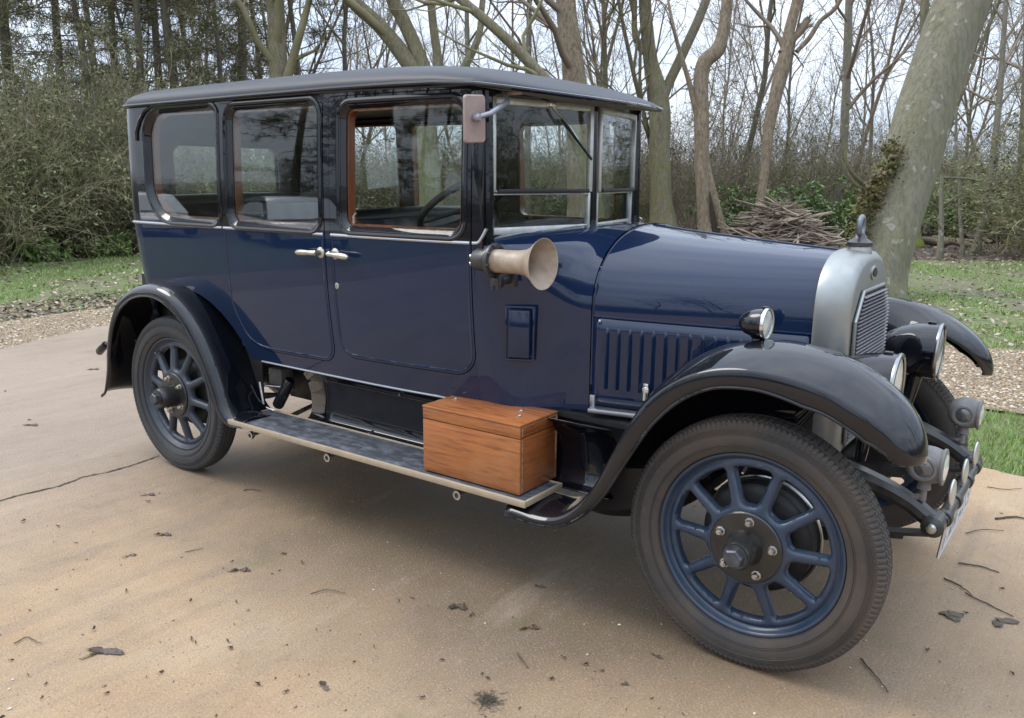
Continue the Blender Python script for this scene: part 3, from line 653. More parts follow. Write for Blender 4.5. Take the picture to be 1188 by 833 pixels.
def proto_pine(seed, Hh, r0, bare, dens, bk=BK_D, fol=NEED, spread_=2.2):
    rg = np.random.default_rng(seed); tb, cb = VB(), VB()
    P, _ = wiggle(rg, (0, 0, -0.1), (0, 0, 1), Hh, 12, 0.025, 0.05); r = np.linspace(r0, 0.02, 12); tb.tube(P, r, 10, 0, lump_fn(seed, 0.06, 0.3))
    nb = int(dens*Hh); cen = []; dirs = []
    for q in range(nb):
        t = bare+(1-bare)*(q+rg.random())/nb; z = t*Hh; p = np.array([np.interp(z, P[:, 2], P[:, 0]), np.interp(z, P[:, 2], P[:, 1]), z]); a = rg.uniform(0, 2*PI)
        L_ = spread_*(1-t)**0.55*rg.uniform(0.5, 1.1)+0.3; d = np.array([math.cos(a), math.sin(a), rg.uniform(-0.25, 0.35)])
        C, _ = wiggle(rg, p, d/np.linalg.norm(d), L_, 6, 0.12, -0.04); cb.tube(C, np.linspace(0.022*(1.2-t), 0.006, 6), 4, 0)
        if rg.random() < 0.22: continue                          # dead bare branch
        for j in range(int(10*L_)):
            u = rg.uniform(0.25, 1); i = min(int(u*5), 4); c = C[i]+(C[i+1]-C[i])*(u*5-i); d2 = (C[i+1]-C[i])/np.linalg.norm(C[i+1]-C[i]); pp = perp(rg, d2)
            K, _ = wiggle(rg, c, d2*0.6+pp, rg.uniform(0.18, 0.5), 3, 0.15, -0.08); cb.tube(K, [0.006, 0.004, 0.003], 3, 0); cen += [K[1], K[2], (K[0]+K[1])/2]; dirs += [d2, K[2]-K[1], pp]
    cen = np.array(cen); dirs = np.array(dirs); n = len(cen)
    for rep_ in range(6):
        c = cen+rg.normal(0, 0.05, (n, 3)); u = dirs/np.linalg.norm(dirs, axis=1)[:, None]*0.5+rg.normal(0, 0.6, (n, 3)); u /= np.linalg.norm(u, axis=1)[:, None]; v = np.cross(u, rg.normal(0, 1, (n, 3))); v /= np.linalg.norm(v, axis=1)[:, None]
        l = rg.uniform(0.08, 0.19, n)[:, None]; cb.tris(np.stack([c-v*0.012, c+v*0.012, c+u*l], 1), 1)
    return (tb.mesh('trunk', bk), cb.mesh('crown', [TWIGD, fol]))
def plant(kind, label, cat, group, meshes, names, x, y, rz, sc, tilt=(0, 0)):
    t = empty(kind, (x, y, -0.03)); tag(t, label, cat, group); t.rotation_euler = (tilt[0], tilt[1], rz); t.scale = (sc[0], sc[0], sc[1])
    for me, nm in zip(meshes, names):
        if me is None: continue
        o = bpy.data.objects.new(nm, me); COL.objects.link(o); o.parent = t
    return t
rg = np.random.default_rng(77)
BARE = [proto_bare(200+i, 9+i*0.8, 0.062+0.012*(i % 4), (17, 6, 5), i % 3, (BK_P, BK_B, BK_M, BK_D, BK_P, BK_B)[i], (TWIG, TWIGR, TWIGG, TWIG, TWIGD, TWIG)[i]) for i in range(6)]
def polar(px, depth):
    p = ap(px, 300, depth); return p.x, p.y
# trees scattered through the wood behind
for i in range(48):
    px = 180+(1330-180)*((i*0.618034) % 1)+rg.normal(0, 10); d_ = 24+34*((i*0.4142) % 1)**1.1; x, y = polar(px, d_); k = rg.integers(0, 6); s_ = rg.uniform(0.75, 1.15)
    plant('bare_tree', 'bare winter tree standing deep in the wood behind the car', 'tree', 'bare trees deep in the wood', BARE[k], ('trunk', 'crown'), x, y, rg.uniform(0, 6.28), (s_, s_*rg.uniform(0.9, 1.2)), (rg.normal(0, 0.05), rg.normal(0, 0.05)))
PINE = [proto_pine(300, 14, 0.14, 0.12, 4.2), proto_pine(301, 12, 0.11, 0.25, 3.2), proto_pine(302, 15, 0.17, 0.06, 5.0)]
PX = [(38, 21, 2), (88, 25, 0), (118, 22, 1), (150, 25, 0), (172, 21.5, 1), (197, 24, 2), (222, 22, 0), (243, 26, 1), (262, 22.5, 1), (292, 25, 2), (318, 29, 0), (352, 27, 1), (-20, 19, 0), (10, 26, 0), (134, 31, 2)]
for px, d_, k in PX:
    x, y = polar(px, d_); s_ = rg.uniform(0.85, 1.1)
    lab, grp = ('tall dark conifer with thin drooping sprays behind the tangled thicket', 'conifers behind the thicket') if px != 38 else ('broad russet-tinged conifer at the top left corner', None)
    plant('conifer', lab, 'tree', grp, PINE[k], ('trunk', 'crown'), x, y, rg.uniform(0, 6.28), (s_, s_))
# tangled thicket along the left
THK = [proto_shrub(400+i, 3.0, 1.9, 120, LEAFO, 6500, (TWIGG, TWIG, TWIGG)[i], 0.04, 0.20, 7) for i in range(3)]
TP = [(-40, 13.0, 1.0, 1.05), (14, 15.4, 1.0, 1.0), (60, 15.8, 1.05, 1.05), (104, 16.0, 1.0, 1.0), (146, 16.5, 1.0, 0.98), (188, 17.0, 1.0, 0.95), (230, 17.6, 1.0, 0.9), (275, 18.0, 1, .9), (-5, 18, 1.1, 1.25), (45, 18.4, 1.2, 1.25), (95, 18.6, 1.15, 1.2), (140, 19, 1.1, 1.15), (185, 19.4, 1.1, 1.1), (320, 18.6, 1, 0.9), (365, 19.2, 1, 0.85), (410, 19.6, 1, 0.8), (455, 20, 1, 0.75), (-75, 14, 1.1, 1.1), (-110, 13, 1.1, 1.1)]
for i, (px, d_, s1, s2) in enumerate(TP):
    d_ += 1.5; s2 *= (1.06+0.16*math.sin(i*2.4)+(0.15 if 40 < px < 160 else 0))
    x, y = polar(px, d_)
    plant('thicket_shrub', 'tangled olive-brown shrub in the dense thicket at the left', 'shrub', 'shrubs of the left thicket', THK[i % 3], ('stems', 'foliage'), x, y, rg.uniform(0, 6.28), (s1, s2))
# thin brushy undergrowth to the right and far back
BRU = [proto_shrub(420+i, 3.3, 1.9, 40, LEAFO, (900, 200, 1400)[i], (TWIG, TWIGR, TWIGG)[i], 0.04, 0.07, 6) for i in range(3)]
for i in range(95):
    px = 440+(1290-440)*((i*0.618034+0.2) % 1); d_ = 25+22*((i*0.7548) % 1); x, y = polar(px, d_); s_ = rg.uniform(0.6, 1.35)
    plant('brush', 'leafless brushy undergrowth in the wood behind the car', 'shrub', 'brushy undergrowth', BRU[i % 3], ('stems', 'foliage'), x, y, rg.uniform(0, 6.28), (s_, s_*rg.uniform(0.7, 1.45)))
# evergreen bushes
EVG = [proto_shrub(440+i, 1.7, 1.8, 34, LEAFG, 4200, TWIGD, 0.07, 0.12, 5) for i in range(2)]
for i, (px, d_, s1, s2, lb) in enumerate(((868, 25, 1.1, 0.9, 'green evergreen bush between the twisted tree and the brushwood heap'), (940, 24.5, 1.25, 0.95, 'green evergreen bush just behind the brushwood heap'), (1003, 27, 1.1, 0.9, 'dark green evergreen bush half hidden by the mossy side of the leaning trunk'),
      (1105, 25, 1.3, 1.0, 'green evergreen bush behind the two saplings'), (1165, 22.5, 1.35, 1.1, 'bright green evergreen bush by the mossy-footed tree at the right edge'), (700, 28, 1.2, 0.9, 'green evergreen bush low behind the windscreen'), (610, 27, 1.2, 0.9, 'green evergreen bush seen through the far side windows'), (1240, 22, 1.3, 1.0, 'green evergreen bush beyond the right edge'))):
    x, y = polar(px, d_); plant('evergreen_bush', lb, 'bush', None, EVG[i % 2], ('stems', 'foliage'), x, y, rg.uniform(0, 6.28), (s1, s2))
LOWG = proto_shrub(450, 0.55, 0.7, 16, LEAFG, 700, TWIGG, 0.055, 0.2, 4)
for i, (px, py, s_, lb) in enumerate(((14, 300, 1.5, 'low leafy green plants at the foot of the thicket, left edge'), (38, 301, 1.1, 'small leafy green plant at the thicket foot beside the left edge clump'), (132, 296, 1.0, 'small round green bush at the thicket foot close to the back of the car'))):
    p = gp(px, py); plant('leafy_plant', lb, 'plant', None, LOWG, ('stems', 'foliage'), p.x, p.y, i*2.0, (s_, s_))
# brushwood heap, logs and stumps
vb = VB(); c0 = gp(902, 284); rg = np.random.default_rng(9)
for i in range(420):
    a = rg.uniform(0, 2*PI); q = abs(rg.normal(0, 0.75)); p = np.array([c0.x+q*math.cos(a)*1.0, c0.y+q*math.sin(a)*0.8, max(0.02, rg.uniform(0.05, 1.0)*(0.95*math.exp(-(q/1.1)**2)))])
    L_ = rg.uniform(0.5, 1.7); aa = rg.normal(0.6, 0.6)+PI*rg.integers(0, 2); d = np.array([math.cos(aa), math.sin(aa), rg.normal(0.05, 0.22)]); d /= np.linalg.norm(d)
    P, _ = wiggle(rg, p-d*L_/2, d, L_, 5, 0.07); P[:, 2] = np.maximum(P[:, 2], 0.01); r0 = rg.uniform(0.006, 0.03) if rg.random() < 0.85 else rg.uniform(0.03, 0.055); vb.tube(P, np.linspace(r0, r0*0.5, 5), 5)
me = vb.mesh('brushwood_heap', mat('dead_wood', (0.33, 0.27, 0.205), 0.85, col2=(0.16, 0.12, 0.09), nscale=2.5)); me.transform(Matrix.Translation((-c0.x, -c0.y, 0)))
o = bpy.data.objects.new('brushwood_heap', me); COL.objects.link(o); o.location = (c0.x, c0.y, 0); tag(o, 'heap of cut brown brushwood sticks lying between the twisted tree and the slender tree', 'brushwood')
for i, (x0, y0, x1, y1, w_, lb) in enumerate(((1072, 283, 1128, 287, 0.10, 'fallen log behind the saplings on the woodland floor'), (1120, 280, 1176, 276, 0.09, 'fallen log ending at the mossy foot at the right edge'), (1085, 276, 1150, 284, 0.06, 'thin fallen branch crossing behind the fallen logs'), (1010, 292, 1050, 296, 0.07, 'short log behind the leaning trunk'))):
    a = gp(x0, y0); b_ = gp(x1, y1); vb = VB(); rg = np.random.default_rng(60+i); P = np.array([np.array(a)+(np.array(b_)-np.array(a))*t+np.array([0, 0, w_*0.6])+rg.normal(0, 0.03, 3) for t in np.linspace(0, 1, 8)]); vb.tube(P, np.linspace(w_, w_*0.7, 8), 9, 0, lump_fn(i, 0.15))
    mid_ = (a+b_)/2; me = vb.mesh('fallen_log', BK_B); me.transform(Matrix.Translation((-mid_.x, -mid_.y, 0))); o = bpy.data.objects.new('fallen_log', me); COL.objects.link(o); o.location = (mid_.x, mid_.y, 0); tag(o, lb, 'log')
# trees and hedge on the near side of the drive (seen as reflections)
rg = np.random.default_rng(123)
for i in range(9):
    x = -1+24*i/8+rg.normal(0, 1); y = -21-rg.uniform(0, 7); k = rg.integers(0, 6)
    plant('bare_tree', 'bare tree across the drive, mirrored in the car paintwork', 'tree', 'trees across the drive', BARE[k], ('trunk', 'crown'), x, y, rg.uniform(0, 6.28), (1.0, 0.8))
for i in range(10):
    x = -2+24*i/9; y = -19-rg.uniform(0, 1.5)
    plant('thicket_shrub', 'hedge shrub across the drive, mirrored in the car windows', 'shrub', 'hedge across the drive', THK[i % 3], ('stems', 'foliage'), x, y, rg.uniform(0, 6.28), (1.1, 0.7))
for i in range(16):
    a = R(188+56*i/15); d_ = 42; x = d_*math.cos(a); y = d_*math.sin(a)
    plant('thicket_shrub', 'far hedge shrub beyond the car park', 'shrub', 'far hedge beyond the car park', THK[i % 3], ('stems', 'foliage'), x, y, rg.uniform(0, 6.28), (1.5, rg.uniform(0.75, 1.1)))

for i in range(7):  # unseen, added as dark masses so the door windows mirror less pale sky
    a = R(222+20*i/6); d_ = 27+2*math.sin(i*3); k = i % 3
    plant('conifer', 'unseen dark conifer added behind the parked cars to darken the door window reflections', 'tree', 'conifers behind the parked cars', PINE[k], ('trunk', 'crown'), d_*math.cos(a), d_*math.sin(a), i*1.3, (1.25, 0.95))
for i in range(9):
    a = R(4+84*i/8); d_ = 22+3*math.sin(i*2.3)
    plant('bare_tree', 'bare tree of the wood to the right, outside the picture', 'tree', 'trees of the wood to the right', BARE[i % 6], ('trunk', 'crown'), 3+d_*math.cos(a), d_*math.sin(a), i*1.7, (1.0, 1.0))
    plant('thicket_shrub', 'thicket shrub of the wood to the right, outside the picture', 'shrub', 'shrubs of the wood to the right', THK[i % 3], ('stems', 'foliage'), 3+(d_-2)*math.cos(a+0.05), (d_-2)*math.sin(a+0.05), i*1.1, (1.4, 1.1))

# ---- grass, leaves, gravel stones
def scatter(n, boxes, seed, test, dmin=4.0, power=1.6):
    """random ground points, denser near the camera"""
    rg = np.random.default_rng(seed); out = []; tot = 0
    while tot < n:
        x = rg.uniform(boxes[0], boxes[1], n*2); y = rg.uniform(boxes[2], boxes[3], n*2); d = np.hypot(x-CAM[0], y-CAM[1]); rel = np.stack([x-CAM[0], y-CAM[1]], 1); f2 = rel@np.array([-math.sin(YAW), math.cos(YAW)]); l2 = rel@np.array([math.cos(YAW), math.sin(YAW)])
        ok = (f2 > 1) & (np.abs(l2) < f2*0.75+1.0) & (rg.random(n*2) < (dmin/np.maximum(d, dmin))**power)
        P = np.stack([x, y], 1)[ok]
        if len(P) == 0: continue
        P = P[test(P)]; out.append(P); tot += len(P)
    return np.concatenate(out)[:n]
slabp, gravp, lawnp = resample(SLAB, 1.0), resample(GRAVEL, 1.0), LAWNP
def ln(P, s, o=0.0): return np.sin(P[:, 0]*s+o)*np.cos(P[:, 1]*s*1.13+o*2)+0.6*np.sin(P[:, 0]*s*2.3+P[:, 1]*s*1.9+o)
def on_lawn(P): return inside(P, lawnp) & ~inside(P, slabp) & ~inside(P, gravp)
def in_strip(P): return (P[:, 1] < 3.6) & (P[:, 0] > 0)
def on_grass(P):
    g = ln(P, 1.15, 0.7)+0.55*ln(P, 4.1, 2.0); edge = (P[:, 0] < -4.5) & (P[:, 1] < 5) & (P[:, 0] > -6.9+0.25*np.sin(P[:, 1]*3))
    return on_lawn(P) & ((g > -0.15) | in_strip(P)) & ~edge
rg = np.random.default_rng(31)
P = scatter(95000, (-14, 12, -3, 17.5), 5, on_grass, 5.0, 1.3); n = len(P)
hgt = rg.uniform(0.022, 0.060, n)*np.where(in_strip(P), 1.25, 0.85); an = rg.uniform(0, 2*PI, n); wd = rg.uniform(0.002, 0.0042, n)*np.clip(np.hypot(P[:, 0]-CAM[0], P[:, 1]-CAM[1])/6, 1, 2.4); le = rg.uniform(0.1, 0.9, n)
b0 = np.stack([P[:, 0], P[:, 1], np.full(n, -0.03)], 1); sx = np.stack([np.cos(an), np.sin(an), np.zeros(n)], 1)*wd[:, None]; a2 = rg.uniform(0, 2*PI, n); tp = b0+np.stack([np.cos(a2)*hgt*le, np.sin(a2)*hgt*le, hgt], 1)
vb = VB(); GR = [mat('grass_blade', (0.165, 0.28, 0.055), 0.5, col2=(0.25, 0.33, 0.10), nscale=1.2), mat('grass_blade_pale', (0.33, 0.36, 0.16), 0.55, col2=(0.24, 0.29, 0.10), nscale=1.2)]
k = (rg.random(n) < 0.22)
for q, m_ in ((~k, 0), (k, 1)): vb.tris(np.stack([b0[q]-sx[q], b0[q]+sx[q], tp[q]], 1), m_)
o = bpy.data.objects.new('grass', vb.mesh('grass', GR, False)); COL.objects.link(o); tag(o, 'short green winter grass of the lawn', kind='stuff')
def leaves(name, label, n, box, seed, test, mats, size, z, power=1.2, curl=0.5):
    rg = np.random.default_rng(seed); P = scatter(n, box, seed, test, 5.0, power); n = len(P)
    c = np.stack([P[:, 0], P[:, 1], z+rg.uniform(0.0, 0.02, n)], 1); an = rg.uniform(0, 2*PI, n); ti = rg.normal(0, 0.35, (n, 2)); u = np.stack([np.cos(an), np.sin(an), ti[:, 0]], 1); v = np.stack([-np.sin(an), np.cos(an), ti[:, 1]], 1)
    s_ = rg.uniform(size[0], size[1], n)[:, None]; up_ = np.array([0, 0, 1.0])*s_*curl*rg.uniform(0.1, 0.7, (n, 1)); vb = VB(); k = rg.integers(0, len(mats), n)
    for m_ in range(len(mats)):
        q = k == m_; A = c[q]-u[q]*s_[q]; B = c[q]+v[q]*s_[q]*0.55+up_[q]; C = c[q]+u[q]*s_[q]; E = c[q]-v[q]*s_[q]*0.55+up_[q]*0.6
        vb.tris(np.stack([A, B, C], 1), m_); vb.tris(np.stack([A, C, E], 1), m_)
    o = bpy.data.objects.new(name, vb.mesh(name, mats, False)); COL.objects.link(o); tag(o, label, kind='stuff')
LM = [mat('leaf_tan', (0.30, 0.215, 0.14), 0.7), mat('leaf_pale', (0.42, 0.35, 0.27), 0.65), mat('leaf_brown', (0.15, 0.095, 0.055), 0.7), mat('leaf_grey', (0.22, 0.18, 0.145), 0.7)]
leaves('fallen_leaves', 'small fallen brown and pale leaves scattered over the lawn', 9000, (-14, 12, -3, 17.5), 8, lambda P: on_lawn(P) & ~in_strip(P) & (ln(P, 1.15, 0.7)+0.55*ln(P, 4.1, 2.0) < 0.75), LM, (0.018, 0.04), -0.022)
leaves('leaf_litter', 'dark damp leaf litter along the gravel edge at the left', 4200, (-8, -3, -2, 5), 9, lambda P: on_lawn(P) & (P[:, 0] > -7.0) & (P[:, 0] < -4.2), [LM[2], LM[3], LM[0], mat('leaf_dark', (0.075, 0.055, 0.04), 0.7)], (0.018, 0.04), -0.022)
leaves('woodland_litter', 'brown leaf litter under the trees', 6000, (-16, 12, 4, 24), 10, lambda P: ~inside(P, lawnp), [LM[2], LM[0], LM[3]], (0.03, 0.06), -0.05, 0.6)
rg = np.random.default_rng(14); P = scatter(15000, (-7, 9, -3, 6.5), 15, lambda P: inside(P, gravp), 5.0, 1.4); n = len(P)
octa = np.array([(1, 0, 0), (0, 1, 0), (-1, 0, 0), (0, -1, 0), (0, 0, 0.7), (0, 0, -0.3)], float); fo = np.array([(0, 1, 4), (1, 2, 4), (2, 3, 4), (3, 0, 4)])
sc = rg.uniform(0.007, 0.017, n)[:, None, None]*(1+rg.normal(0, 0.2, (n, 1, 3))); an = rg.uniform(0, 2*PI, n); ca, sa = np.cos(an)[:, None], np.sin(an)[:, None]; V = octa[None]*sc; V = np.stack([V[..., 0]*ca-V[..., 1]*sa, V[..., 0]*sa+V[..., 1]*ca, V[..., 2]], -1)+np.stack([P[:, 0], P[:, 1], np.full(n, -0.009)], 1)[:, None]
vb = VB(); GM = [mat('stone_buff', (0.42, 0.32, 0.20), 0.75), mat('stone_tan', (0.32, 0.22, 0.125), 0.75), mat('stone_pale', (0.56, 0.48, 0.37), 0.7), mat('stone_brown', (0.18, 0.125, 0.08), 0.8)]; k = rg.integers(0, 4, n)
for m_ in range(4): vb.tris(V[k == m_][:, fo].reshape(-1, 3), m_)
o = bpy.data.objects.new('gravel', vb.mesh('gravel', GM, False)); COL.objects.link(o); tag(o, 'buff gravel stones of the path round the concrete', kind='stuff')
# ================================================================ THE CAR (rear axle at X=0, right side towards -Y)
BLUE = mat('blue_paint', (0.0044, 0.0140, 0.043), 0.4, coat=1.0, coatrough=0.01, spec=0.03, col2=(0.0054, 0.0156, 0.047), nscale=3, bump=0.012, bscale=2.2, bdist=0.05)
BLACK = mat('black_paint', (0.0035, 0.0042, 0.0075), 0.4, coat=1.0, coatrough=0.015, spec=0.05, col2=(0.005, 0.0058, 0.009), nscale=4, bump=0.012, bscale=2.5, bdist=0.05)
WBLUE = mat('wheel_blue_paint', (0.017, 0.033, 0.063), 0.4, coat=0.5, coatrough=0.15, spec=0.25, col2=(0.038, 0.048, 0.066), nscale=12, nlo=0.4, nhi=0.75, rough2=0.6)
WDUST = mat('wheel_dull_paint', (0.024, 0.034, 0.052), 0.45, coat=0.25, coatrough=0.3, col2=(0.030, 0.036, 0.048), nscale=12, rough2=0.65)
DARK = mat('dark_metal', (0.008, 0.008, 0.009), 0.45, col2=(0.018, 0.016, 0.014), nscale=14, rough2=0.75)
GUN = mat('chassis_black', (0.012, 0.012, 0.014), 0.35, coat=0.4, coatrough=0.25, col2=(0.03, 0.027, 0.024), nscale=20, rough2=0.6)
STEEL = mat('bright_steel', (0.55, 0.55, 0.54), 0.24, metal=1.0, col2=(0.38, 0.37, 0.35), nscale=20, rough2=0.42)
CHROME = mat('nickel_plate', (0.68, 0.67, 0.64), 0.14, metal=1.0)
DULL = mat('dull_nickel', (0.345, 0.362, 0.352), 0.35, metal=0.85, col2=(0.28, 0.285, 0.268), nscale=6, rough2=0.48, bump=0.04, bscale=9, bdist=0.02)
GREYP = mat('grey_lamp_paint', (0.19, 0.183, 0.18), 0.5, col2=(0.14, 0.133, 0.13), nscale=15, rough2=0.7)
FRAME = mat('windscreen_metal', (0.62, 0.63, 0.62), 0.33, metal=0.8, col2=(0.5, 0.5, 0.47), nscale=14, rough2=0.5)
RUBBER = mat('tyre_rubber', (0.036, 0.033, 0.031), 0.7, col2=(0.068, 0.051, 0.039), nscale=4, nlo=0.40, nhi=0.66, bump=0.3, bscale=200, bdist=0.002, detail2=((0.085, 0.069, 0.056), 45, 0.64, 0.85))
RUBBERR = mat('tyre_rubber_grey', (0.036, 0.036, 0.038), 0.7, col2=(0.058, 0.054, 0.05), nscale=5, nlo=0.42, nhi=0.72, bump=0.25, bscale=240, bdist=0.002)
MATB = mat('board_rubber', (0.040, 0.045, 0.056), 0.5, col2=(0.13, 0.14, 0.158), nscale=14, nlo=0.42, nhi=0.72, bump=0.3, bscale=90, stretch=(1, 2.2, 1), rough2=0.65, bdist=0.004)
TRIM = mat('board_edge_strip', (0.42, 0.33, 0.22), 0.4, metal=0.15, col2=(0.33, 0.27, 0.2), nscale=12, rough2=0.6)
ROOFM = mat('roof_cloth', (0.009, 0.011, 0.017), 0.5, coat=0.12, coatrough=0.3, spec=0.3, col2=(0.02, 0.0225, 0.03), nscale=4, nlo=0.38, nhi=0.7, bump=0.2, bscale=220, bdist=0.0015, rough2=0.55)
CLOTH = mat('headlining', (0.16, 0.145, 0.13), 0.9, col2=(0.13, 0.12, 0.11), nscale=30)
GREYTRIM = mat('interior_panel_cloth', (0.055, 0.05, 0.05), 0.85, col2=(0.04, 0.037, 0.037), nscale=20)
VISOR = mat('visor_lining', (0.13, 0.10, 0.085), 0.6, col2=(0.09, 0.07, 0.06), nscale=9)
LEATHER = mat('black_leather', (0.012, 0.012, 0.013), 0.38, bump=0.15, bscale=120, bdist=0.003)
WOODIN = mat('interior_wood', (0.19, 0.062, 0.02), 0.32, coat=0.5, col2=(0.11, 0.036, 0.012), nscale=6, stretch=(6, 6, 0.8))
CREAM = mat('horn_enamel', (0.36, 0.29, 0.225), 0.36, col2=(0.25, 0.18, 0.125), nscale=14, rough2=0.6)
MIRB = mat('mirror_back', (0.36, 0.27, 0.245), 0.45, metal=0.25, col2=(0.29, 0.22, 0.2), nscale=18, rough2=0.6)
HANDLE = mat('worn_nickel', (0.6, 0.55, 0.46), 0.3, metal=0.85, col2=(0.45, 0.42, 0.36), nscale=30)
BRASS = mat('dull_brass_rod', (0.32, 0.25, 0.17), 0.42, metal=0.6)
GLASS = glass_mat('window_glass')
LENS = mat('lens_glass', (0.75, 0.78, 0.76), 0.08, metal=0.55, bump=0.3, bscale=40, bdist=0.004)
LENSD = mat('dark_lens', (0.10, 0.10, 0.105), 0.08, metal=0.3, coat=1.0, bump=0.4, bscale=60, bdist=0.004)
PLATE = mat('plate_black', (0.03, 0.035, 0.05), 0.35, coat=0.6)
SILV = mat('plate_silver', (0.72, 0.74, 0.77), 0.3, metal=0.5)

RIMM = mat('tarnished_rim', (0.30, 0.30, 0.30), 0.22, metal=0.95)
car = empty('vintage_car', (1.54, 0, 0))
tag(car, 'dark blue vintage saloon with black wings parked on the wet drive', 'car')

# ---- body side surface
def hw(z):
    return 0.66 - (0.055*((1.285-z)/0.64)**2 if z < 1.285 else 0.022*((z-1.285)/0.6)**2)
RC, SX = 0.13, -0.328
def taper(x): return 0.071*(x-1.2)**2 if x > 1.2 else 0.0
def side(s, z, d=0.0, sg=-1):
    h = hw(z); dx = 0.13*(1.3-z) if z < 1.3 else -0.01*(z-1.3)/0.55
    if s >= SX:
        k = 0.0 if s > 0.1 else (0.1-s)/(0.1-SX)
        return (s + dx*k, sg*(h - taper(s) - d), z)
    a = min((SX-s)/RC, PI/2)
    r = RC-d
    return (SX + dx - r*math.sin(a), sg*(h - RC + r*math.cos(a)), z)
S0 = SX - RC*PI/2
BELT, TOPZ = 1.285, 1.881
def two(s, z): return 1 if z > BELT else 0
Q_WIN = rpoly([(-0.195, 1.306), (0.387, 1.306), (0.387, 1.842), (-0.195, 1.842)], [0.19, 0.05, 0.05, 0.13], 10)
R_WIN = rpoly([(0.473, 1.304), (1.092, 1.304), (1.092, 1.834), (0.473, 1.834)], 0.055)
F_WIN = rpoly([(1.235, 1.312), (1.858, 1.312), (1.858, 1.812), (1.235, 1.812)], 0.055)
def archpts(r, a0, a1, n=14): return [(r*math.cos(R(a0+(a1-a0)*i/n)), 0.41+r*math.sin(R(a0+(a1-a0)*i/n))) for i in range(n+1)]
G = 0.0035
R_DOOR = [(0.417, 1.852)] + [(0.417, 0.93)] + catmull([(0.417, 0.93), (0.445, 0.85), (0.50, 0.765), (0.575, 0.722), (0.66, 0.71)], 6)[1:] + \
         [p for p in rpoly([(1.124, 0.716), (1.124, 1.852), (0.66, 1.3), (0.66, 0.71)], [0.075, 0.012, 0, 0]) if p[0] > 0.9]
F_DOOR = rpoly([(1.164, 0.752), (1.902, 0.758), (1.902, 1.848), (1.164, 1.848)], [0.09, 0.10, 0.012, 0.012])
def grow(poly, d):
    P = [Vector(p) for p in poly]; k = len(P); out = []
    ar = sum(P[i].x*P[(i+1) % k].y-P[(i+1) % k].x*P[i].y for i in range(k)); sg = 1 if ar > 0 else -1
    for i in range(k):
        a = (P[i]-P[i-1]); b = (P[(i+1) % k]-P[i])
        if a.length < 1e-7: a = b
        if b.length < 1e-7: b = a
        a.normalize(); b.normalize(); nrm = Vector((a.y+b.y, -a.x-b.x)); nrm.normalize()
        out.append(tuple(P[i]+nrm*d*sg))
    return out
BODY_OUT = [(1.948, 0.648), (0.51, 0.648)] + archpts(0.555, 26, 158) + [(S0, 0.62), (S0, TOPZ), (1.948, TOPZ)]
BODY_OUT = [(1.916, 0.648), (0.51, 0.648)] + archpts(0.555, 26, 158) + [(S0, 0.62), (S0, TOPZ), (1.955, TOPZ), (1.955, 1.30), (1.916, 1.262)]

body = None
BODY = MB(); LIN = MB(); WOODS = []
def trim_ring(win, sg, d0=0.0245, d1=0.06):
    a = resample(win, 0.04); o = grow(a, -0.012); i = grow(a, -0.022)
    return MB().loft([[side(*p, d0, sg) for p in o+o[:1]], [side(*p, d0, sg) for p in i+i[:1]], [side(*p, d1, sg) for p in i+i[:1]], [side(*p, d1, sg) for p in o+o[:1]]])
def bead(pts, sg, r, d=0.0, step=0.04, closed=False, n=8):
    P = resample(pts, step) if closed else pts
    return MB().tube([side(*p, d, sg) for p in P], r, n, closed=closed)
def openpts(a, b, n): return [(a[0]+(b[0]-a[0])*i/n, a[1]+(b[1]-a[1])*i/n) for i in range(n+1)]
DRAIN = MB()
for sg in (-1, 1):
    f = lambda s, z, d, sg=sg: side(s, z, d, sg)
    BODY.join(panel(BODY_OUT, [Q_WIN, grow(R_DOOR, G), grow(F_DOOR, G)], f, 0.022, 0.045, two))
    # dark inner pillars closing the door gaps
    LIN.join(panel([(1.90, 0.66), (0.56, 0.66), (0.36, 0.99), (S0+0.02, 0.99), (S0+0.02, 1.86), (1.945, 1.86), (1.945, 1.30), (1.90, 1.26)], [grow(Q_WIN, 0.002), grow(R_WIN, 0.002), grow(F_WIN, 0.002)],
             lambda s, z, d, sg=sg: side(s, z, d+0.026, sg), 0.02, 0.06))
    for wn in (Q_WIN, R_WIN, F_WIN): WOODS.append(trim_ring(wn, sg))
# rear panel with its window
def rearmap(y, z, d): dx = 0.13*(1.3-z) if z < 1.3 else -0.01*(z-1.3)/0.55; return (SX-RC+dx+d, y, z)
RW = rpoly([(-0.36, 1.36), (0.36, 1.36), (0.36, 1.69), (-0.36, 1.69)], 0.06)
def rearout():
    zs = [0.62+(TOPZ-0.62)*i/16 for i in range(17)]
    return [(-(hw(z)-RC), z) for z in zs] + [((hw(z)-RC), z) for z in reversed(zs)]
BODY.join(panel(rearout(), [RW], rearmap, 0.022, 0.06, two))
LIN.join(panel([(-0.5, 0.7), (0.5, 0.7), (0.5, 1.86), (-0.5, 1.86)], [grow(RW, 0.002)], lambda y, z, d: rearmap(y, z, d+0.026), 0.015, 0.08))
body = BODY.build('body', [BLUE, BLACK], car, 30)
lining = LIN.build('interior_lining', GREYTRIM, car, 30)
for wq in WOODS: wq.build('window_surround', WOODIN, lining, 30)

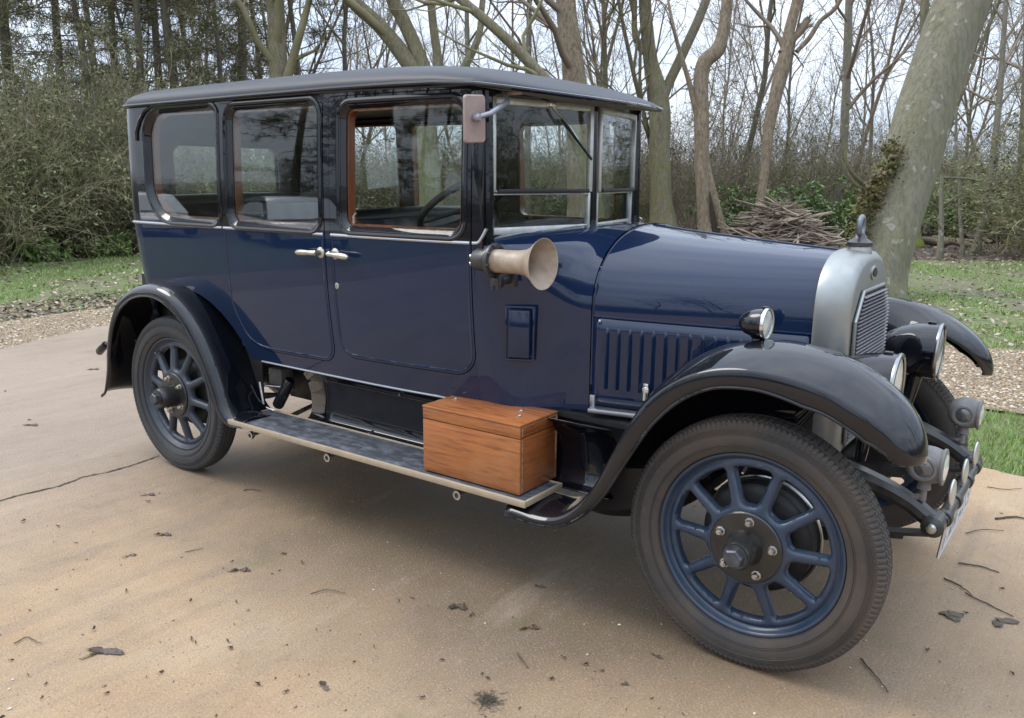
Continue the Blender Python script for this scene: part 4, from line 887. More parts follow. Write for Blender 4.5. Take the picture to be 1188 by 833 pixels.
# ---- belt moulding, window mouldings, roof drip moulding
MOULD = mat('moulding_metal', (0.42, 0.43, 0.46), 0.28, metal=0.85)
for sg in (-1, 1):
    bead(openpts((S0, BELT), (SX, BELT), 6)+openpts((SX, BELT), (0.409, BELT), 8)[1:], sg, 0.0075).build('belt_moulding', MOULD, body)
    bead(catmull([(1.908, BELT), (1.935, BELT+0.004), (1.955, BELT+0.03), (1.97, BELT+0.055)], 4), sg, 0.007, 0.002).build('pillar_moulding', MOULD, body)
BM_ = MB(); BM_.tube([rearmap(y, BELT, 0) for y in (-0.53, 0, 0.53)], 0.0075, 8)
BM_.build('belt_moulding', MOULD, body)
def rebate(mb, win, sg):
    o = resample(grow(win, 0.005), 0.03); i = grow(o, -0.019)
    return mb.loft([[side(*p, -0.006, sg) for p in o+o[:1]], [side(*p, 0.002, sg) for p in grow(o, -0.007)+grow(o, -0.007)[:1]], [side(*p, 0.018, sg) for p in i+i[:1]], [side(*p, 0.024, sg) for p in i+i[:1]]])
for sg in (-1, 1):
    QB = bead(grow(Q_WIN, 0.016), sg, 0.013, 0.003, closed=True); rebate(QB, Q_WIN, sg)
    QB.build('window_moulding', BLACK, body)
    QB = bead([(-0.275, 1.70), (-0.272, 1.745), (-0.24, 1.80), (-0.19, 1.845), (-0.12, 1.866), (0.1, 1.869), (0.40, 1.871), (1.14, 1.871), (1.90, 1.862)], sg, 0.008, -0.004)
    QB.build('drip_moulding', BLACK, body)

# ---- doors
def door(outl, win, nm, hx, hdir, sg):
    f = lambda s, z, d: side(s, z, d-0.002, sg)
    d = panel(outl, [win], f, 0.024, 0.04, two).build(nm, [BLUE, BLACK], car, 30)
    low = [p for p in resample(outl, 0.03)]
    # raised edge along the lower outline and the belt strip
    e = MB(); g = grow(low, -0.012)
    k0 = max(range(len(g)), key=lambda i: (g[i][1] > BELT+0.5, -g[i][0] if False else 0))
    k = len(g); idx = [i for i in range(k) if g[i][1] < BELT]
    st = next(i for i in range(k) if g[i][1] >= BELT and g[(i+1) % k][1] < BELT)
    seq = []; i = (st+1) % k
    while g[i][1] < BELT: seq.append(g[i]); i = (i+1) % k
    e.join(bead(seq, sg, 0.0055, 0.0005))
    e.build('door_edge_moulding', BLUE, d)
    b = MB(); xs = [p[0] for p in outl]; b.join(bead(openpts((min(xs)+0.004, BELT), (max(xs)-0.004, BELT), 10), sg, 0.0075)); b.build('belt_moulding', MOULD, d)
    w = MB(); w.join(bead(grow(win, 0.016), sg, 0.013, 0.003, closed=True)); rebate(w, win, sg); w.build('window_moulding', BLACK, d)
    # lever handle
    h = MB(); y = sg*(hw(1.205)-taper(hx)); o = sg
    h.lathe([(0.0, -0.001), (0.024, 0.0), (0.024, 0.004), (0.013, 0.009), (0.010, 0.035), (0.012, 0.04), (0.0, 0.052)], (hx, y, 1.206), (0, o, 0), 20)
    yy = y + o*0.040
    h.lathe([(0.0, -0.012), (0.008, -0.01), (0.0105, 0.0), (0.0105, 0.03), (0.014, 0.08), (0.0125, 0.105), (0.006, 0.118), (0, 0.12)], (hx, yy, 1.206), (hdir, 0, -0.03), 14)
    h.build('handle', HANDLE, d)
    return d
def win_glass(win, nm, sg, par, clip=None, d=0.016):
    P = win if clip is None else rpoly([(clip, 1.306), (1.862, 1.306), (1.862, 1.82), (clip, 1.82)], [0.004, 0.05, 0.05, 0.004])
    mb = panel(P, [], lambda s, z, q: side(s, z, d+q, sg), 0.004, 0.12)
    return mb.build(nm, GLASS, par, 30)
for sg in (-1, 1):
    rd = door(R_DOOR, R_WIN, 'rear_door', 1.098, -1, sg)
    fd = door(F_DOOR, F_WIN, 'front_door', 1.190, 0.62 if sg < 0 else 0.62, sg)
    win_glass(R_WIN, 'window', sg, rd)
    win_glass(F_WIN, 'window', sg, fd, clip=1.50 if sg < 0 else None)
    win_glass(Q_WIN, 'quarter_window', sg, car)
    if sg < 0:
        MB().lathe([(0, 0), (0.014, 0), (0.014, 0.003), (0.009, 0.005), (0, 0.005)], (1.185, -(hw(1.06)), 1.068), (0, -1, 0), 20).build('door_lock', STEEL, fd)
        lt = MB(); lt.tube([side(1.275, 1.325, 0.03), side(1.275, 1.365, 0.03), side(1.29, 1.38, 0.03)], 0.006, 8); lt.build('window_catch', HANDLE, fd)
panel(RW, [], lambda y, z, d: rearmap(y, z, d+0.012), 0.004, 0.12).build('rear_window', GLASS, car, 30)

# ---- roof
def roof_outline(n=26):
    P = []
    side_x0, r = -0.33, 0.145
    W = 0.652
    for i in range(9): a = PI/2*i/8; P.append((side_x0-r*math.sin(PI/2-a)-0.0, -(W-r+r*math.cos(PI/2-a))))
    for i in range(1, 13): P.append((side_x0+(1.93-side_x0)*i/12, -(W-0.0)))
    fr = catmull([(1.93, -W), (1.99, -W+0.012), (2.05, -0.60), (2.14, -0.44), (2.20, -0.24), (2.225, 0.0)], 5)[1:]
    P += fr
    L = [(x, -y) for x, y in P[:-1]]
    return P + L[::-1]
RO = roof_outline()
def rg(x): return itp(x, [-0.5, 0.4, 1.2, 1.7, 1.9, 2.25], [1.878, 1.882, 1.885, 1.880, 1.868, 1.822])
def rh(x): return itp(x, [-0.5, 0, 0.8, 1.3, 1.65, 1.9, 2.1, 2.25], [0.10, 0.106, 0.107, 0.104, 0.092, 0.066, 0.04, 0.022])
def spine(x, y): return (min(max(x, -0.15), 1.75), 0.0)
RB = MB(); ks = [1.0, 0.992, 0.975, 0.95, 0.92, 0.88, 0.82, 0.74, 0.62, 0.48, 0.32, 0.16, 0.03]
secs = []
for k in ks:
    q = []
    for x, y in RO:
        sx, sy = spine(x, y); X = sx+(x-sx)*k; Y = y*k
        q.append((X, Y, rg(X) + rh(X)*(1-k**4.2)**0.52))
    secs.append(q)
lip = [(x, y, rg(x)-0.013) for x, y in RO]
RB.loft([[tuple(p) for p in lip]] + secs, closed=True)
RB.f.append(tuple(range((len(secs))*len(RO), (len(secs)+1)*len(RO)))); RB.m.append(0)
roof = RB.build('roof', ROOFM, car, 40)
UN = MB(); us = []
for k in (1.0, 0.9, 0.6, 0.3, 0.04):
    us.append([((lambda sx: sx+(x-sx)*k)(spine(x, y)[0]), y*k, rg(x)-0.013 + 0.05*(1-k)**0.7*(0.2 if x > 1.95 else 1)) for x, y in RO])
UN.loft(us, closed=True); UN.f.append(tuple(range(4*len(RO), 5*len(RO)))); UN.m.append(0)
UN.build('headlining', CLOTH, roof)
LP = MB(); LP.tube([(x, y, rg(x)-0.004) for x, y in RO], 0.0085, 8, closed=True)
LP.build('roof_gutter', BLACK, roof)

# ---- V windscreen
WA, WC = Vector((1.935, -0.578, 0)), Vector((2.058, -0.0, 0))
PO = MB()
PO.tube([(2.058, 0, 1.30), (2.052, 0, 1.86)], 0.020, 12)
for sg in (-1, 1):
    PO.tube([(1.955, sg*0.585, 1.25), (1.945, sg*0.582, 1.85)], 0.022, 10)
    PO.box((1.925, sg*0.603, 1.565), (0.055, 0.034, 0.60), 0.006)
    hd = MB(); a = Vector((WA.x, sg*0.578, 1.85)); c = Vector((WC.x, 0, 1.85)); mid = (a+c)/2; L = (c-a).length; ang = math.atan2(c.y-a.y, c.x-a.x)
    PO.box((mid.x, mid.y, 1.848), (L, 0.03, 0.055), 0.004, Euler((0, 0, ang)))
PO.build('windscreen_pillars', BLACK, car)
def wframe(sg, z0, z1, nm, tz0, tz1, ts, push):
    a = Vector((WA.x, sg*0.560, 0)); c = Vector((WC.x-0.004, sg*0.026, 0)); u = (c-a).normalized(); L = (c-a).length
    nrm = Vector((u.y, -u.x, 0)); nrm = nrm if nrm.x > 0 else -nrm
    ang = math.atan2(u.y, u.x); mb = MB(); o = nrm*push
    def bx(s0, s1, za, zb, th=0.022):
        p = a+u*((s0+s1)/2)+o; mb.box((p.x, p.y, (za+zb)/2), (s1-s0, th, zb-za), 0.003, Euler((0, 0, ang)))
    bx(0, ts, z0, z1); bx(L-ts, L, z0, z1); bx(ts+0.0005, L-ts-0.0005, z0, z0+tz0, 0.020); bx(ts+0.0005, L-ts-0.0005, z1-tz1, z1, 0.020)
    fr = mb.build(nm, FRAME, car)
    g = MB(); p = a+u*(L/2)+o; g.box((p.x, p.y, (z0+z1)/2), (L-2*ts+0.004, 0.005, z1-z0-tz0-tz1+0.004), 0, Euler((0, 0, ang))); g.build('windscreen_glass', GLASS, fr)
    return fr, a, u, nrm, L, ang
for sg in (-1, 1):
    up_, a, u, nrm, L, ang = wframe(sg, 1.473, 1.822, 'upper_windscreen_frame', 0.008, 0.026, 0.02, 0.012)
    lo_, *_ = wframe(sg, 1.312, 1.470, 'lower_windscreen_frame', 0.028, 0.008, 0.014, 0.002)
    rbz = MB(); p = a+u*(L/2)+nrm*0.026; rbz.box((p.x, p.y, 1.478), (L-0.05, 0.012, 0.016), 0.004, Euler((0, 0, ang))); rbz.build('rubber_strip', DARK, up_)
    if sg < 0:
        # wiper hanging from the top rail
        p = a+u*0.29+nrm*0.03; q = a+u*0.44+nrm*0.034
        wp = MB(); wp.box((p.x, p.y, 1.812), (0.035, 0.03, 0.028), 0.006, Euler((0, 0, ang)))
        wp.tube([(p.x, p.y, 1.808), ((p.x+q.x)/2+0.012, (p.y+q.y)/2-0.006, 1.745), (q.x, q.y, 1.682)], [0.006, 0.0045, 0.004], 8)
        wip = wp.build('wiper', CHROME, car)
        k1 = a+u*0.355+nrm*0.024; k2 = a+u*0.535+nrm*0.024
        MB().tube([(k1.x, k1.y, 1.755), (k2.x, k2.y, 1.605)], 0.006, 6).build('wiper_blade', DARK, wip)

# ---- scuttle (between windscreen and bonnet) and bonnet
def sec(x, w, b, sh, t, n, wb=None, m=22):
    P = []; wb = w if wb is None else wb
    for i in range(8): z = b+(sh-b)*i/8; P.append((x, -(wb+(w-wb)*smooth(i/8)), z))
    for i in range(m+1):
        a = PI/2*i/m; ca, sa = math.cos(a), math.sin(a)
        P.append((x, -w*ca**(2/n), sh+(t-sh)*max(sa, 0)**(2/n)))
    return P + [(q[0], -q[1], q[2]) for q in P[-2::-1]]
SC = MB(); secs = []
for i in range(15):
    t = i/14; x = 1.908+(2.338-1.908)*t
    w = lerp(0.624, 0.4585, smooth(t)*0.75+t*0.25)
    q_ = sec(x, w, lerp(0.648, 0.665, t), lerp(1.22, 1.03, smooth(t)), lerp(1.322, 1.352, smooth(t*1.3)), lerp(5.0, 2.35, smooth(t*1.1)), w)
    k_ = 1-smooth(min(1, t*1.15))
    q_ = [(a_, b_ - math.copysign((w-(hw(z_)-taper(1.908)))*k_ if z_ < 1.22 else 0, b_), z_) for a_, b_, z_ in q_]
    secs.append(q_)
SC.loft(secs)
scuttle = SC.build('scuttle', BLUE, car, 50)
BX0, BX1 = 2.348, 3.098
def bon(x):
    t = (x-BX0)/(BX1-BX0)
    return dict(w=lerp(0.4535, 0.272, t**1.08), sh=lerp(1.032, 1.022, t), t=lerp(1.346, 1.284, t**0.85), n=lerp(2.35, 2.55, t))
def bonsec(x, z0): q = bon(x); return sec(x, q['w'], z0, q['sh'], q['t'], q['n'])
TB = MB(); TB.loft([bonsec(BX0+(BX1-BX0)*i/22, 0)[8:-8] for i in range(23)])
bonnet = TB.build('bonnet', BLUE, car, 50)
HB = MB()
HB.tube([(x, 0, bon(x)['t']+0.001) for x in (BX0, 2.5, 2.7, 2.9, BX1)], 0.0045, 6)
for sg in (-1, 1): HB.tube([(x, sg*(bon(x)['w']+0.0005), bon(x)['sh']-0.003) for x in np.linspace(BX0, BX1, 9)], 0.0035, 6)
HB.build('bonnet_hinge', BLUE, bonnet)
ED = MB(); ED.tube([(p[0]-0.004, p[1], p[2]+0.0) for p in bonsec(BX0, 0.68)[2:-2]], 0.004, 6); ED.build('bonnet_edge', BLUE, bonnet)
for sg in (-1, 1):
    SP = MB(); nx = 60
    SP.loft([[(x, sg*(bon(x)['w']-0.0), z) for z in np.linspace(0.69, bon(x)['sh']-0.007, 8)] for x in np.linspace(BX0, BX1, 24)])
    sp = SP.build('bonnet_side', BLUE, car, 50, solid=0.003)
    LV = MB()
    for i in range(17):
        x = 2.398+0.0425*i; zt = 0.992-0.002*i*0.0; zb = 0.752
        y = sg*(bon(x)['w']+0.0005); yn = sg*(bon(x+0.024)['w']); hgt = 0.012
        ss = []
        for z, k in ((zb-0.006, 0.0), (zb, 0.55), (zb+0.008, 0.9), (zb+0.02, 1), (zt-0.028, 1), (zt-0.014, 0.85), (zt-0.005, 0.5), (zt, 0.0)):
            wz = 0.017*(0.75+0.25*k)
            ss.append([(x+wz*u-0.0, y+(yn-y)*u + sg*(hgt*k*v-0.0015), z) for u, v in ((0.0, 0.0), (0.02, 0.75), (0.14, 1.0), (0.35, 0.9), (0.6, 0.55), (0.85, 0.15), (1.0, 0.0))])
        LV.loft(ss)
    LV.build('louvres', BLUE, sp, 60)
    CT = MB(); x = 2.555; y = sg*bon(x)['w']
    CT.box((x, y+sg*0.006, 0.765), (0.02, 0.012, 0.06), 0.003); CT.box((x+0.006, y+sg*0.018, 0.772), (0.026, 0.016, 0.022), 0.005); CT.tube([(x+0.002, y+sg*0.02, 0.78), (x+0.004, y+sg*0.026, 0.735)], 0.006, 8)
    CT.build('bonnet_catch', CHROME, sp)
    RL = MB(); RL.box((2.72, sg*0.385, 0.676), (0.76, 0.05, 0.018), 0.004, Euler((0, 0, sg*math.atan2(-0.18, 0.75))))
    RL.box((2.352, sg*0.452, 0.703), (0.022, 0.014, 0.05), 0.004)
    RL.build('bonnet_ledge', MOULD, sp)
# scuttle ventilator
def scw(x): t = (x-1.908)/0.43; return lerp(0.624, 0.4585, smooth(t)*0.75+t*0.25)
va = math.atan2(scw(2.20)-scw(1.97), 0.23)
for sg in (-1, 1):
    ve = Euler((0, 0, sg*va)); yv = sg*(scw(2.087)+0.0)
    V1 = MB()
    for (dx, dz, sx, sz) in ((-0.053, 0, 0.008, 0.212), (0.053, 0, 0.008, 0.212), (0, 0.102, 0.114, 0.008), (0, -0.102, 0.114, 0.008)):
        p = ve.to_matrix() @ Vector((dx, sg*0.003, dz)); V1.box((2.087+p.x, yv+p.y, 0.948+p.z), (sx, 0.010+0.0004*(dz != 0), sz), 0.002, ve)
    vent = V1.build('scuttle_vent', BLUE, car)
    V2 = MB(); p = ve.to_matrix() @ Vector((0.0, sg*0.008, 0)); 
    bm_rot = (ve.to_matrix() @ Euler((0, 0, sg*0.10)).to_matrix())
    V2.box((2.087+p.x, yv+p.y, 0.948), (0.085, 0.026, 0.185), 0.007, bm_rot); V2.build('vent_flap', BLUE, vent)

# ---- radiator
def radsec(x, w, t, n, b=0.60, sh=1.06): return sec(x, w, b, sh, t, n)
RS = MB(); RS.loft([radsec(3.094, 0.280, 1.290, 2.7), radsec(3.104, 0.283, 1.293, 2.7), radsec(3.150, 0.275, 1.292, 2.7), radsec(3.184, 0.255, 1.285, 2.7), radsec(3.200, 0.240, 1.270, 2.7), radsec(3.206, 0.230, 1.254, 2.7), radsec(3.207, 0.10, 1.0, 2.7, 0.7, 0.95)], cap1=True)
rad = RS.build('radiator', DULL, car, 35)
grp = [(-0.214, 0.64), (0.214, 0.64), (0.218, 1.065), (0.142, 1.160), (-0.142, 1.160), (-0.218, 1.065)]
GB = MB(); GB.loft([[(3.2105, y, z) for y, z in grp], [(3.2165, y, z) for y, z in grp]], closed=True, cap0=True, cap1=True)
grille = GB.build('grille', mat('grille_core', (0.006, 0.006, 0.007), 0.6), rad)
SLM = MB(); z = 0.655
while z < 1.152:
    wv = itp(z, [0.64, 1.065, 1.16], [0.213, 0.216, 0.14]); SLM.box((3.2225, 0, z), (0.010, 2*wv, 0.0030), 0, Euler((0, 0.5, 0))); z += 0.0128
SLM.build('grille_slats', mat('slat_metal', (0.22, 0.215, 0.235), 0.35, metal=0.8), grille)
GF = MB(); GF.tube([(3.215, y, z) for y, z in resample(grp, 0.03)], 0.0065, 8, closed=True); GF.build('grille_frame', DULL, grille)
EM = MB(); 
EM.lathe([(0, 0.0), (0.034, 0.0), (0.034, 0.004), (0.028, 0.006), (0, 0.006)], (3.206, -0.0, 1.214), (1, 0, 0.05), 28)
EM.v = [(x, y*1.0, 1.214+(z-1.214)*0.72) for x, y, z in EM.v]
em = EM.build('radiator_badge', STEEL, rad)
E2 = MB(); E2.lathe([(0, 0.0065), (0.027, 0.0065), (0.027, 0.008), (0, 0.008)], (3.206, 0, 1.214), (1, 0, 0.05), 28); E2.v = [(x, y, 1.214+(z-1.214)*0.6) for x, y, z in E2.v]; E2.build('badge_enamel', DARK, em)
CP = MB(); CP.lathe([(0.042, -0.01), (0.042, 0.008), (0.036, 0.02), (0.036, 0.022)], (3.152, 0, 1.282), (0, 0, 1), 24); CP.build('filler_neck', DULL, rad)
C2 = MB(); C2.lathe([(0.036, 0), (0.044, 0.004), (0.044, 0.016), (0.036, 0.022), (0.024, 0.03), (0.016, 0.045), (0, 0.046)], (3.152, 0, 1.300), (0, 0, 1), 10)
cap = C2.build('filler_cap', GUN, rad)
MT = MB(); MT.tube([(3.152, 0.027*math.cos(a), 1.372+0.031*math.sin(a)) for a in np.linspace(0, 2*PI, 33)[:-1]], 0.0095, 10, closed=True)
MT.lathe([(0.02, 0), (0.014, 0.012), (0.012, 0.02)], (3.152, 0, 1.330), (0, 0, 1), 14)
MT.build('temperature_gauge_ring', mat('gauge_grey', (0.16, 0.18, 0.21), 0.35, metal=0.6), cap)

# ---- wings
def wing(path, secfun, nm, sg, capend=True):
    """path: (x, z) crown line from rear to front; secfun(t) -> list of (y, n) offsets"""
    P = catmull(path, 6); k = len(P); secs = []; D = [0]
    for i in range(1, k): D.append(D[-1]+math.dist(P[i], P[i-1]))
    for i in range(k):
        a = np.array(P[max(i-1, 0)]); b = np.array(P[min(i+1, k-1)]); t = (b-a)/np.linalg.norm(b-a); n = np.array([-t[1], t[0]])
        q = [(P[i][0]+n[0]*h, sg*y, P[i][1]+n[1]*h) for y, h in secfun(D[i]/D[-1], P[i])]
        secs.append(q)
    mb = MB(); mb.loft(secs); return mb, secs
FPATH = [(2.20, 0.352), (2.36, 0.352), (2.46, 0.395), (2.56, 0.51), (2.64, 0.675), (2.72, 0.825), (2.82, 0.935), (2.94, 1.005), (3.08, 1.036), (3.20, 1.032), (3.32, 1.004), (3.42, 0.948), (3.478, 0.898), (3.514, 0.845), (3.529, 0.797), (3.527, 0.770)]
def fsec(t, p):
    e = max(0.0, (t-0.70)/0.30)                     # rounding of the nose in plan
    yo = 0.80 - 0.045*e**2.6; yi = lerp(lerp(0.50, 0.47, t), 0.625, e**2.6)
    kf = 1-0.5*e**3
    dl = itp(t, [0, 0.1, 0.45, 0.6, 0.78, 0.92, 1], [0.03, 0.03, 0.08, 0.092, 0.118, 0.10, 0.05])   # depth of the turned-down edge
    ap = lerp(0.0, 0.26, smooth((t-0.05)/0.3)) * (1-smooth((t-0.70)/0.14))   # apron down to the chassis
    rd = itp(t, [0, 0.3, 0.45, 0.57, 0.7, 0.85, 1], [0.004, 0.008, 0.016, 0.034, 0.05, 0.052, 0.026])           # the crease lies below the crown
    b_ = dl-rd
    o = [(yo, -dl), (yo+0.003, -dl+b_*0.2), (yo+0.003, -dl+b_*0.45), (yo+0.002, -dl+b_*0.7), (yo, -rd-0.006), (yo-0.004, -rd-0.001), (yo-0.011*kf, -rd+0.004)]
    for j in range(1, 6):
        u = j/5; o.append((yo-(0.011+0.159*u)*kf, lerp(-rd+0.004, 0.014, math.sin(u*PI/2)**0.9)))
    ym = yo-0.20*kf
    inn = []
    for j in range(1, 9):
        u = j/8
        inn.append((ym-(ym-yi)*(0.5*u+0.5*smooth(u)), (0.014-0.022*u) - (0.045*(1-0.8*e**1.5)+ap)*u**2.4))
    return o + inn
RPATH = [(-0.615, 0.33), (-0.575, 0.365), (-0.545, 0.47), (-0.52, 0.60), (-0.46, 0.755), (-0.36, 0.875), (-0.22, 0.95), (-0.06, 0.977), (0.08, 0.958), (0.21, 0.89), (0.32, 0.785), (0.405, 0.655), (0.46, 0.53), (0.505, 0.43), (0.565, 0.387), (0.65, 0.385)]
def rsec(t, p):
    yo = 0.795; dl = lerp(0.05, 0.045, t)*(1-0.6*smooth((t-0.88)/0.12))*(0.3+0.7*smooth(t/0.12))
    o = [(yo, -dl), (yo+0.003, -dl*0.75), (yo, -dl*0.4), (yo-0.008, -dl*0.12), (yo-0.022, 0.004), (yo-0.045, 0.010), (yo-0.08, 0.010), (yo-0.13, 0.006), (yo-0.17, 0.0), (0.60, -0.004), (0.57, -0.006), (0.54, -0.008)]
    return o
WI = mat('wing_underside', (0.012, 0.011, 0.0105), 0.55, col2=(0.03, 0.025, 0.02), nscale=9, rough2=0.8)
for sg in (-1, 1):
    for path, fn, nm in ((FPATH, fsec, 'front_wing'), (RPATH, rsec, 'rear_wing')):
        mb, secs = wing(path, fn, nm, sg)
        if nm == 'front_wing':
            last = secs[-1]; c = np.mean(np.array(last[2:-2]), 0)
        wg = mb.build(nm, BLACK, car, 50, solid=0.004)
        em_ = MB(); em_.tube([q[0] for q in secs], 0.0062, 8); 
        em_.build('wing_edge_bead', BLACK, wg)
        un = MB(); un.v = [(x*1.0, y, z) for x, y, z in mb.v]
    # inner wheel house walls
    IW = MB(); IW.box((0.0, sg*0.552, 0.72), (1.02, 0.006, 0.54), 0.0)
    IW.build('wheel_house', WI, car)

# ---- running boards, splash aprons
for sg in (-1, 1):
    RBD = MB(); RBD.box((1.417, sg*0.672, 0.378), (1.716, 0.225, 0.016), 0.003); rb = RBD.build('running_board', MATB, car)
    ES = MB()
    ES.box((1.417, sg*0.7925, 0.378), (1.74, 0.014, 0.026), 0.004); ES.box((1.417, sg*0.5535, 0.378), (1.74, 0.010, 0.024), 0.003)
    for x in (0.553, 2.281): ES.box((x, sg*0.672, 0.378), (0.011, 0.2245, 0.0245), 0.003)
    ES.build('board_edge_strip', TRIM, rb)
    for x in (0.70, 1.23, 1.96):
        BK = MB(); BK.tube([(x, sg*0.77, 0.338), (x, sg*0.40, 0.40)], 0.012, 8); BK.lathe([(0.010, -0.004), (0.019, -0.004), (0.019, 0.012), (0.010, 0.012)], (x, sg*0.778, 0.336), (0, sg, 0), 14, closed=True)
        BK.tube([(x, sg*0.77, 0.338), (x, sg*0.762, 0.368)], 0.008, 8)
        BK.build('board_bracket', STEEL, rb)
    AP = MB(); prof = [(0.55, 0.371), (0.535, 0.378), (0.527, 0.40), (0.523, 0.43), (0.524, 0.46), (0.532, 0.50), (0.548, 0.56), (0.566, 0.61), (0.585, 0.648)]
    prof = [(0.555, 0.372), (0.535, 0.374), (0.515, 0.382), (0.50, 0.40), (0.492, 0.44), (0.495, 0.50), (0.515, 0.57), (0.55, 0.625), (0.59, 0.65)]
    AP.loft([[(x, sg*y, z) for y, z in prof] for x in np.linspace(0.80, 2.50, 12)]); AP.build('splash_apron', BLACK, car, 50, solid=0.003)
    SB = MB(); SB.tube([(x, sg*(0.605-0.0*x-taper(x)), 0.645) for x in np.linspace(0.58, 1.92, 12)], 0.0055, 8); SB.build('sill_moulding', MOULD, car)

# ---- chassis
CH = MB()
for sg in (-1, 1):
    CH.box((1.45, sg*0.40, 0.575), (3.5, 0.055, 0.11), 0.006)
    # dumb irons and leaf springs
    di = catmull([(3.05, sg*0.375, 0.60), (3.22, sg*0.37, 0.605), (3.36, sg*0.365, 0.575), (3.46, sg*0.36, 0.537), (3.535, sg*0.36, 0.488)], 5)
    CH.tube(di, [0.045, 0.045, 0.044, 0.043, 0.042, 0.041, 0.040, 0.039, 0.038, 0.037, 0.036, 0.035, 0.034, 0.033, 0.032, 0.031, 0.031, 0.031, 0.031, 0.031, 0.031][:len(di)], 10)
    CH.lathe([(0, 0.055), (0.022, 0.05), (0.034, 0.04), (0.034, -0.04), (0.022, -0.05), (0, -0.055)], (3.54, sg*0.36, 0.484), (0, 1, 0), 18)
chs = CH.build('chassis_frame', GUN, car)
def lspring(cx_, cy_, cz_, L0, hw_, cam_):
    m_ = MB()
    for j in range(5):
        L = L0-0.075*j
        m_.loft([[(cx_+u*L, cy_+yy, cz_+cam_*(u*L/L0)**2-0.011*j+zz) for yy, zz in ((-hw_, 0), (hw_, 0), (hw_, -0.011), (-hw_, -0.011))] for u in np.linspace(-1, 1, 13)], closed=True, cap0=True, cap1=True)
    return m_
for sg in (-1, 1):
    lspring(3.076, sg*0.37, 0.405, 0.46, 0.024, 0.055).build('leaf_spring', GUN, chs)
    lspring(0.0, sg*0.47, 0.40, 0.54, 0.026, 0.05).build('leaf_spring', GUN, chs)
for sg in (-1, 1):
    KN = MB(); KN.lathe([(0, 0.010), (0.012, 0.008), (0.016, 0.0), (0.016, -0.004)], (3.54, sg*0.418, 0.484), (0, sg, 0), 16)
    KN.build('shackle_pin', STEEL, chs)
AX = MB()
AX.tube(catmull([(3.076, -0.63, 0.41), (3.076, -0.50, 0.40), (3.076, -0.35, 0.345), (3.076, 0, 0.33), (3.076, 0.35, 0.345), (3.076, 0.50, 0.40), (3.076, 0.63, 0.41)], 4), 0.028, 10)
AX.build('front_axle', GUN, chs)
AX = MB(); AX.tube([(0, -0.62, 0.41), (0, 0.62, 0.41)], 0.045, 12); AX.lathe([(0.05, -0.16), (0.13, -0.07), (0.145, 0), (0.13, 0.07), (0.05, 0.16)], (0, 0, 0.41), (0, 1, 0), 20)
AX.build('rear_axle', GUN, chs)
TR = MB(); TR.tube([(3.20, -0.50, 0.355), (3.20, 0.50, 0.355)], 0.012, 8); TR.tube([(3.22, -0.52, 0.47), (3.44, -0.50, 0.452)], 0.015, 10); TR.build('tie_rod', BRASS, chs)
SA = MB()
SA.lathe([(0, -0.03), (0.058, -0.03), (0.062, -0.022), (0.062, 0.022), (0.056, 0.028), (0, 0.028)], (3.36, -0.47, 0.40), (0.3, -1, 0), 24); sa = SA.build('shock_absorber', GUN, chs)
S2 = MB(); S2.tube([tuple(Vector((3.36, -0.47, 0.40))+Vector((0.287, -0.957, 0))*0.03+Vector((math.cos(a)*0.957, math.cos(a)*0.287, math.sin(a)))*0.047) for a in np.linspace(0, 2*PI, 25)[:-1]], 0.003, 6, closed=True); S2.build('shock_absorber_ring', SILV, sa)
FL = MB(); FL.box((1.2, 0, 0.64), (3.1, 0.98, 0.02)); FL.box((2.4, 0, 0.50), (0.9, 0.34, 0.22), 0.04); FL.tube([(2.2, 0.12, 0.36), (-0.3, 0.12, 0.36)], 0.03, 10); FL.tube([(2.0, 0, 0.45), (0, 0, 0.42)], 0.035, 10)
FL.box((0.80, 0.0, 0.53), (0.10, 0.74, 0.09), 0.01); FL.box((2.9, 0, 0.56), (0.08, 0.74, 0.09), 0.01); FL.box((3.10, 0, 0.585), (0.10, 0.60, 0.10), 0.01)
FL.box((0.35, 0.0, 0.55), (0.4, 0.7, 0.12), 0.02)
FL.build('floor_pan', DARK, car)
CM = MB(); CM.box((0.68, -0.20, 0.49), (0.80, 0.02, 0.30), 0.01); CM.build('gap_dark_plate', DARK, chs)  # dark sheet added to stand in for the shade in the chassis gap
for sg in (-1, 1):
    VP = MB(); vp_ = [(2.70, 0.60), (3.17, 0.60), (3.17, 0.88), (2.97, 0.86), (2.83, 0.77), (2.72, 0.64)]; VP.loft([[(x, sg*0.449, z) for x, z in vp_], [(x, sg*0.455, z) for x, z in vp_]], closed=True, cap0=True, cap1=True); VP.build('inner_valance', WI, car)
DM = MB(); DM.lathe([(0, 0), (0.024, 0.002), (0.029, 0.012), (0.029, 0.155), (0.024, 0.168), (0, 0.17)], (0.60, -0.545, 0.408), (0.50, 0.12, 0.85), 18); DM.build('rear_damper', BLACK, chs)
BT = MB(); BT.box((0.585, -0.50, 0.555), (0.10, 0.08, 0.085), 0.008); BT.build('battery_box', mat('battery_box_paint', (0.10, 0.095, 0.08), 0.7, col2=(0.06, 0.055, 0.05), nscale=20), chs)
BW = MB(); BW.tube([(0.48, -0.55, 0.50), (0.68, -0.50, 0.505)], 0.006, 8); BW.tube([(0.49, -0.56, 0.52), (0.515, -0.56, 0.395), (0.62, -0.55, 0.38)], 0.007, 6); BW.build('brake_rod', STEEL, chs)

